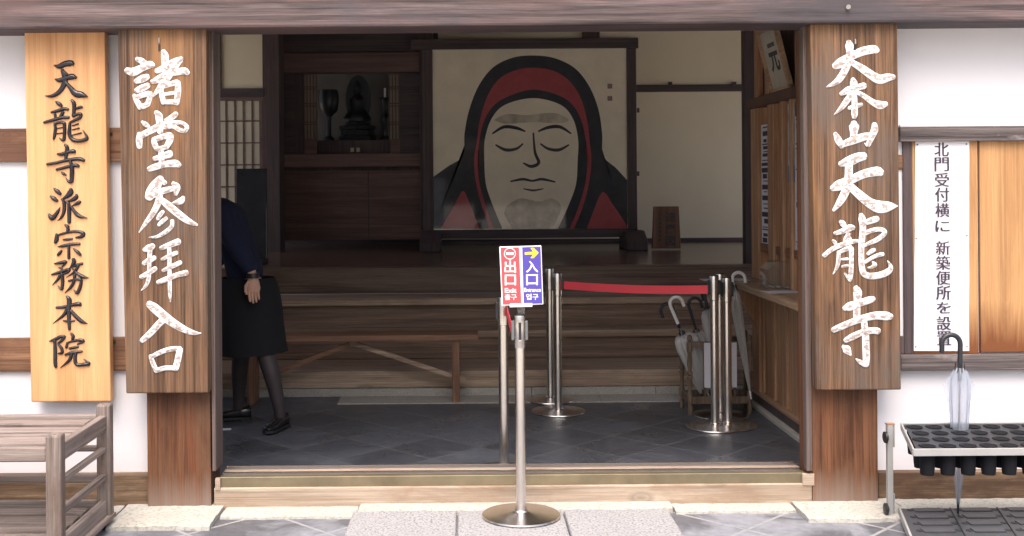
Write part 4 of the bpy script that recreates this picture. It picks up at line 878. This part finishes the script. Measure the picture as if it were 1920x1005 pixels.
for zz in (zt-.055,.045):
    m=MB(); c=Vector((lx-.022,YR-.012,zz)); m.tube([c+Vector((.012,0,0)),c+Vector((.004,0,0)),c+Vector((-.004,0,0)),c+Vector((-.007,0,0))],[.012,.025,.025,.018],18); m.build('knob',M['blackp'],lg,smooth=True)
lg2=MB(); x=P0.x+TL+.02; lg2.box(x-.012,x+.012,YR-.012,YR+.012,.012,zt-.002); lg2.build('leg',M['alu'],ork,bevel=.002)
zl=.045
m=MB(); m.prism([RK(-.005,0.01,zl-.02),RK(TL,0.01,zl-.02),RK(TL,.5,zl-.03),RK(-.005,.5,zl-.03)],(0,0,.02)); dt=m.build('drip_tray',M['trayp'],ork)
for jj in range(1):
    for i in range(3):
        for j in range(4):
            m=MB()
            u0=.02+i*.205; v0=.035+j*.09
            if jj==0: m.bar(RK(u0+.025,v0,zl+.001-.02*v0),RK(u0+.155,v0,zl+.001-.02*v0),.050,.006); m.build('drip_rib',M['ribp'],dt,bevel=.003)
for i in range(3):
    for j in range(4):
        for du in (.012,.172):
            c=RK(.02+i*.205+du,.035+j*.09,zl-.02*(.035+j*.09)+.0005); MB().lathe([(.014,0),(.014,.001),(0,.001)],c,14).build('drain_hole',M['rubber'],dt)
m=MB()
for i in range(1,5): m.bar(RK(i*.205+.003,.01,zl+.002),RK(i*.205+.003,.5,zl-.008),.004,.004)
m.build('tray_joint',M['rubber'],ork)
MB().bar(RK(-.012,.0,zl-.012),RK(-.012,.5,zl-.022),.010,.034).build('drip_frame',M['alu'],ork,bevel=.002)
tp=at(1800,965,4.80); hp=at(1795,626,4.80)
umbrella((tp.x,4.82,zl-.002),(at(1801,660,4.82).x,4.82,at(1798,627,4.82).z),(-1,0,0),'clear vinyl umbrella with black hook handle standing in the outdoor rack','blackp','vinyl',.046,.07,group='umbrellas outdoors')
# ================================================================== SLATTED CART (left)
ct=empty('slatted_cart',(-1.9,4.55,0),'weathered grey slatted wooden cart on small casters at the lower left','cart')
XR=-1.56; XLc=-3.0; yb,yf=4.84,4.255; zt=.54
def pz(x,y,n): MB().box(x-.03,x+.03,y-.028,y+.028,.045,zt).build(n,M['slatz'],ct,bevel=.009)
pz(XR,yb,'corner_post'); pz(XR,yf,'corner_post'); pz(XLc,yb,'corner_post'); pz(XLc,yf,'corner_post')
for yy,za,zb_,t in ((yb,.44,.495,.03),(yf,.435,.49,.03)):
    MB().box(XLc+.031,XR-.031,yy-t/2,yy+t/2,za,zb_).build('top_rail',M['slat'],ct,bevel=.006)
n=4
for k in range(n):
    yy=yb-.11-k*(yb-yf-.16)/(n-.4); MB().box(XLc+.03,XR-.034,yy-.042,yy+.042,.452+.006*abs(1.5-k),.478+.006*abs(1.5-k)).build('top_slat',M['slat'],ct,bevel=.005)
for (za,zb_,t) in ((.425,.495,.03),(.335,.36,.024),(.215,.243,.024),(.055,.13,.03)):
    for x in (XR,XLc): MB().box(x-t/2,x+t/2,yf+.029,yb-.029,za,zb_).build('side_rail',M['slaty'],ct,bevel=.005)
MB().box(XR-.045,XR+.035,yf-.05,yb+.04,.048-.006,.068-.006+.002).build('skid',M['slaty'],ct,bevel=.005)
for za,zb_ in ((.335,.36),(.20,.235),(.08,.125)): MB().box(XLc+.031,XR-.031,yb-.012,yb+.012,za,zb_).build('back_rail',M['slat'],ct,bevel=.005)
for k in range(5):
    yy=yb-.10-k*.118; MB().box(XLc+.03,XR-.05,yy-.042,yy+.042,.085,.108).build('bottom_slat',M['slat'],ct,bevel=.005)
for yy in (yb-.02,yf+.03):
    for x in (XR+.0,XLc):
        m=MB().tube([(x-.008,yy,.022),(x+.014,yy,.022)],.021,16); cs_=m.build('caster',M['rubber'],ct,smooth=True)
        MB().box(x-.013,x+.019,yy-.010,yy+.010,.028,.043).build('caster_fork',M['brass'],cs_)
# ================================================================== PERSON
def skin_mesh(nodes, edges, sub=2, root=0):
    """nodes: list of (x,y,z,r) or (x,y,z,rx,ry)"""
    me=bpy.data.meshes.new('skin'); me.from_pydata([n_[:3] for n_ in nodes],edges,[])
    o=bpy.data.objects.new('skin',me); S.collection.objects.link(o); o.modifiers.new('s','SKIN'); sb_=o.modifiers.new('u','SUBSURF'); sb_.levels=sub; sb_.render_levels=sub
    for i,n_ in enumerate(nodes):
        sv=me.skin_vertices[0].data[i]; sv.radius=(n_[3],n_[4] if len(n_)>4 else n_[3]); sv.use_root=(i==root)
    dg=bpy.context.evaluated_depsgraph_get(); ev=o.evaluated_get(dg).to_mesh()
    mb=MB(); mb.add([v.co.copy() for v in ev.vertices],[tuple(p_.vertices) for p_ in ev.polygons]); o.evaluated_get(dg).to_mesh_clear(); bpy.data.objects.remove(o); return mb
PX=-1.30; PY=6.72; ZF=.03
pe=empty('person',(PX,PY,ZF),'person in navy top, black skirt and black shoes stepping behind the left jamb','person')
hipX=-1.285; nk=Vector((-1.545,PY,1.36))
nodes=[(hipX,PY,.93,.13,.105),(-1.33,PY,1.08,.12,.09),(-1.39,PY,1.24,.14,.10),(-1.47,PY,1.335,.11,.08),(nk.x-.01,PY,nk.z+.05,.048),(nk.x-.035,PY-.0,nk.z+.12,.055),
 # left (near) leg  6..10
 (hipX+.02,PY-.060,.84,.078),(-1.195,PY-.085,.52,.060),(-1.145,PY-.09,.36,.056),(-1.10,PY-.075,.13,.036),(-1.105,PY-.08,.075,.036),
 # right leg 11..15
 (hipX-.02,PY+.060,.84,.078),(-1.36,PY+.12,.52,.060),(-1.385,PY+.15,.36,.056),(-1.40,PY+.19,.13,.036),(-1.405,PY+.19,.075,.036),
 # left arm 16..19
 (-1.425,PY-.15,1.315,.062),(-1.33,PY-.20,1.12,.044),(-1.240,PY-.215,.985,.029),(-1.228,PY-.215,.93,.031,.02),
 # right arm 20..23
 (-1.445,PY+.15,1.32,.062),(-1.50,PY+.21,1.08,.046),(-1.60,PY+.16,.92,.030),(-1.625,PY+.15,.87,.033,.02)]
edges=[(0,1),(1,2),(2,3),(3,4),(4,5),(0,6),(6,7),(7,8),(8,9),(9,10),(0,11),(11,12),(12,13),(13,14),(14,15),(3,16),(16,17),(17,18),(18,19),(3,20),(20,21),(21,22),(22,23)]
body=skin_mesh(nodes,edges,2)
# head, facing left
hc=Vector((nk.x-.065,PY,nk.z+.195))
V=[];F=[];nu,nv=24,16
for i in range(nv+1):
    th=pi*i/nv
    for k in range(nu):
        ph=2*pi*k/nu; x,y,z=sin(th)*cos(ph),sin(th)*sin(ph),cos(th)
        px=.092*x; py=.074*y; pz_=.115*z
        if z<0: px*=1+.25*z*(1 if x>0 else .2); py*=1+.28*z
        if x<-.55 and abs(y)<.22 and -.35<z<.1: px-=.018*(1-abs(y)/.22)*(1-abs(z+.18)/.30 if abs(z+.18)<.30 else 0)
        if x<-.6 and .12<abs(y)<.5 and .0<z<.22: px+=.006
        if x<-.6 and abs(y)<.35 and -.62<z<-.5: px-=.004
        V.append(hc+Vector((px,py,pz_)))
for i in range(nv):
    for k in range(nu): F.append((i*nu+k,i*nu+(k+1)%nu,(i+1)*nu+(k+1)%nu,(i+1)*nu+k))
body.add(V,F)
for s_ in (-1,1): body.tube([hc+Vector((.012,s_*.068,.02)),hc+Vector((.018,s_*.082,.012)),hc+Vector((.012,s_*.078,-.035))],[.010,.014,.006],8)
# hands: palm plus five bent fingers each
def hand(w, fwd, side, down):
    w=Vector(w); fwd,side,down=[Vector(q).normalized() for q in (fwd,side,down)]
    palm=[w, w+down*.03, w+down*.07, w+down*.092]
    V=[];F=[];n=12
    for i,(c,a,b_) in enumerate(zip(palm,(.024,.034,.040,.034),(.018,.017,.016,.012))):
        for k in range(n): t=2*pi*k/n; V.append(c+fwd*a*cos(t)+side*b_*sin(t))
    for i in range(3):
        for k in range(n): F.append((i*n+k,i*n+(k+1)%n,(i+1)*n+(k+1)%n,(i+1)*n+k))
    F.append(tuple(range(3*n,4*n))); body.add(V,F)
    for j,(off,L) in enumerate(((.027,.066),(.010,.076),(-.008,.071),(-.024,.055))):
        b0_=w+down*.082+fwd*off
        pts=[b0_,b0_+down*L*.42+side*.002,b0_+down*L*.75-side*.010,b0_+down*L*.97-side*.024]
        body.tube(pts,[.0092,.0088,.0078,.0055],8)
    b0_=w+down*.03+fwd*.022; body.tube([b0_,b0_+down*.028+fwd*.022-side*.006,b0_+down*.056+fwd*.026-side*.014,b0_+down*.075+fwd*.022-side*.02],[.012,.011,.0095,.006],8)
hand((-1.230,PY-.215,.955),(-1,-.35,0),(-.35,1,0),(.05,0,-1))
hand((-1.622,PY+.152,.885),(-1,.2,0),(0,-1,0),(-.2,0,-1))
bo_=body.build('body',M['skin'],pe,smooth=True); bo_.data.materials.append(M['tights'])
for p_ in bo_.data.polygons:
    if p_.center.z+ZF<.75 and p_.center.x+PX>-1.55 and abs(p_.center.x)<.3 and p_.center.z+ZF<.72: p_.material_index=1
# top with three-quarter sleeves
tn=[(-1.30,PY,.86,.155,.125),(-1.325,PY,1.0,.145,.115),(-1.385,PY,1.22,.155,.115),(-1.45,PY,1.325,.12,.09),(-1.505,PY,1.375,.06),
 (-1.415,PY-.16,1.315,.078),(-1.325,PY-.205,1.12,.064),(-1.25,PY-.216,1.01,.050),(-1.238,PY-.216,.975,.046),
 (-1.445,PY+.16,1.32,.078),(-1.50,PY+.215,1.08,.064),(-1.57,PY+.18,.96,.048)]
tm=skin_mesh(tn,[(0,1),(1,2),(2,3),(3,4),(3,5),(5,6),(6,7),(7,8),(3,9),(9,10),(10,11)],2); tm.build('knit_top',M['navy'],pe,smooth=True)
# skirt
V=[];F=[];n=36; rows=[(-1.30,.93,.162,.135),(-1.292,.86,.178,.15),(-1.285,.76,.186,.16),(-1.278,.65,.186,.162),(-1.27,.54,.188,.164),(-1.262,.475,.192,.166),(-1.262,.476,.184,.158),(-1.272,.60,.17,.15)]
for i,(cx_,z,a,b_) in enumerate(rows):
    for k in range(n):
        t=2*pi*k/n; fo=1+(.030*sin(6*t+1)+.015*sin(11*t))*max(0,min(1,(.85-z)/.3)); V.append((cx_+a*cos(t)*fo,PY+b_*sin(t)*fo,z+(.012*cos(t) if z<.5 else 0)))
for i in range(len(rows)-1):
    for k in range(n): F.append((i*n+k,i*n+(k+1)%n,(i+1)*n+(k+1)%n,(i+1)*n+k))
m=MB(); m.v=V; m.f=F; m.build('skirt',M['blackc'],pe,smooth=True)
def shoe(x,y,ang,tilt):
    m=MB(); rows=[(-.075,.026,.030,.062),(-.06,.034,.030,.072),(-.01,.034,.026,.062),(.05,.036,.026,.050),(.11,.043,.022,.040),(.15,.036,.018,.032),(.172,.014,.014,.022)]
    V=[];F=[];n=14
    for (u,w,zb_,zt__) in rows:
        for k in range(n):
            t=2*pi*k/n; yy=w*cos(t); z=(zt__/2)*(1+sin(t)) if sin(t)>0 else (zt__/2)*(1+max(-1,sin(t)*1.6)); V.append((u,yy,z+.012))
    for i in range(len(rows)-1):
        for k in range(n): F.append((i*n+k,i*n+(k+1)%n,(i+1)*n+(k+1)%n,(i+1)*n+k))
    F+= [tuple(range(n-1,-1,-1)),tuple(range((len(rows)-1)*n,len(rows)*n))]
    sole=MB(); sole.prism([(u,w_,0) for u,w_ in [(-.08,-.02),(-.06,-.036),(0,-.034),(.06,-.038),(.11,-.045),(.155,-.034),(.178,0),(.155,.034),(.11,.045),(.06,.038),(0,.034),(-.06,.036),(-.08,.02)]],(0,0,.014))
    sole.box(-.078,-.02,-.032,.032,-.012,.0)
    R=Matrix.Translation((x,y,ZF+.0125))@Matrix.Rotation(ang,4,'Z')@Matrix.Rotation(tilt,4,'Y')
    m.v=[tuple(R@Vector(v)) for v in V]; m.f=F; sole.v=[tuple(R@Vector(v)) for v in sole.v]
    s1=m.build('shoe',M['leather'],pe,smooth=True); sole.build('sole',M['rubber'],s1)
shoe(-1.102,PY-.075,radians(-108),0); shoe(-1.40,PY+.19,radians(-172),0)
m=MB(); c0=Vector((-1.232,PY-.215,.957)); m.tube([c0+Vector((0,0,.014)),c0+Vector((0,0,-.014))],.037,20); m.build('wrist_band',M['blackp'],pe,smooth=True)
V=[];F=[]
for i in range(11):
    th=pi*.62*i/10
    for k in range(25):
        ph=-pi*.72+2*pi*.72*k/24; x,y,z=sin(th)*cos(ph),sin(th)*sin(ph),cos(th); V.append(hc+Vector((.106*x+.004,.088*y,.125*z+.006)))
for i in range(10):
    for k in range(24): F.append((i*25+k,i*25+k+1,(i+1)*25+k+1,(i+1)*25+k))
m=MB(); m.v=V; m.f=F; ho=m.build('hair',M['hair'],pe,smooth=True); sm_=ho.modifiers.new('t','SOLIDIFY'); sm_.thickness=.012; sm_.offset=-1
m=MB()
for s_ in (-1,1): m.lathe([(0,-.006),(.006,0),(0,.006)],hc+Vector((-.080,s_*.030,.012)),10)
m.build('eyes',M['hair'],pe,smooth=True)
m=MB().tube([hc+Vector((-.074,-.02,-.066)),hc+Vector((-.082,0,-.065)),hc+Vector((-.074,.02,-.066))],[.002,.004,.002],8); m.build('lips',plain('lips',(.42,.17,.15),.5),pe,smooth=True)
# ================================================================== SHELL OF THE HALL (shade, closes the room; sides left open to brighten it)
def struct(name,mb,mat): return tag(mb.build(name,M[mat],origin=(0,0,0)),kind='structure')
struct('ceiling',MB().box(-3.6,4.6,5.23,12.7,3.2,3.26),'ceil')
struct('roof',MB().prism([(-4.2,4.85,3.4),(-4.2,9.2,6.0),(-4.2,15.5,2.9),(-4.2,15.5,2.75),(-4.2,9.2,5.8),(-4.2,4.85,3.28)],(9.4,0,0)),'roof')  # unseen, added for shade; eave cut short so the sky lights the ground
struct('wall_upper',MB().box(-6,6.5,5.0,5.21,zb+.322,3.4),'plaster')
struct('wall_hall_left',MB().box(-3.6,-3.5,5.31,8.9,0,2.0),'beige')  # unseen wall kept low and short so side light brightens the hall
struct('unseen_gravel',MB().box(-40,-3.6,5.3,40,-.1,.0).box(5.6,40,5.3,40,-.1,0).box(-3.6,5.6,15,40,-.1,0),'gravel')  # unseen pale ground added to bounce light into the hall
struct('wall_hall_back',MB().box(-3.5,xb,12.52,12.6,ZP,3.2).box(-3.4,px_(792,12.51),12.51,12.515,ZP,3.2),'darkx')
struct('wall_outer',MB().box(-6,-2.6,5.2,5.3,0,3.2).box(3.2,6.5,5.2,5.3,0,3.2),'plaster')
struct('wall_booth_back',MB().box(2.3,2.35,5.32,7.40,0,3.2).box(1.96,2.3,7.37,7.40,0.,3.2),'beige')
struct('reflection_panel',MB().box(-1.75,-.72,-19.2,-19.0,0,1.75),'plaster')  # unseen white panel added to be mirrored in the painted screen
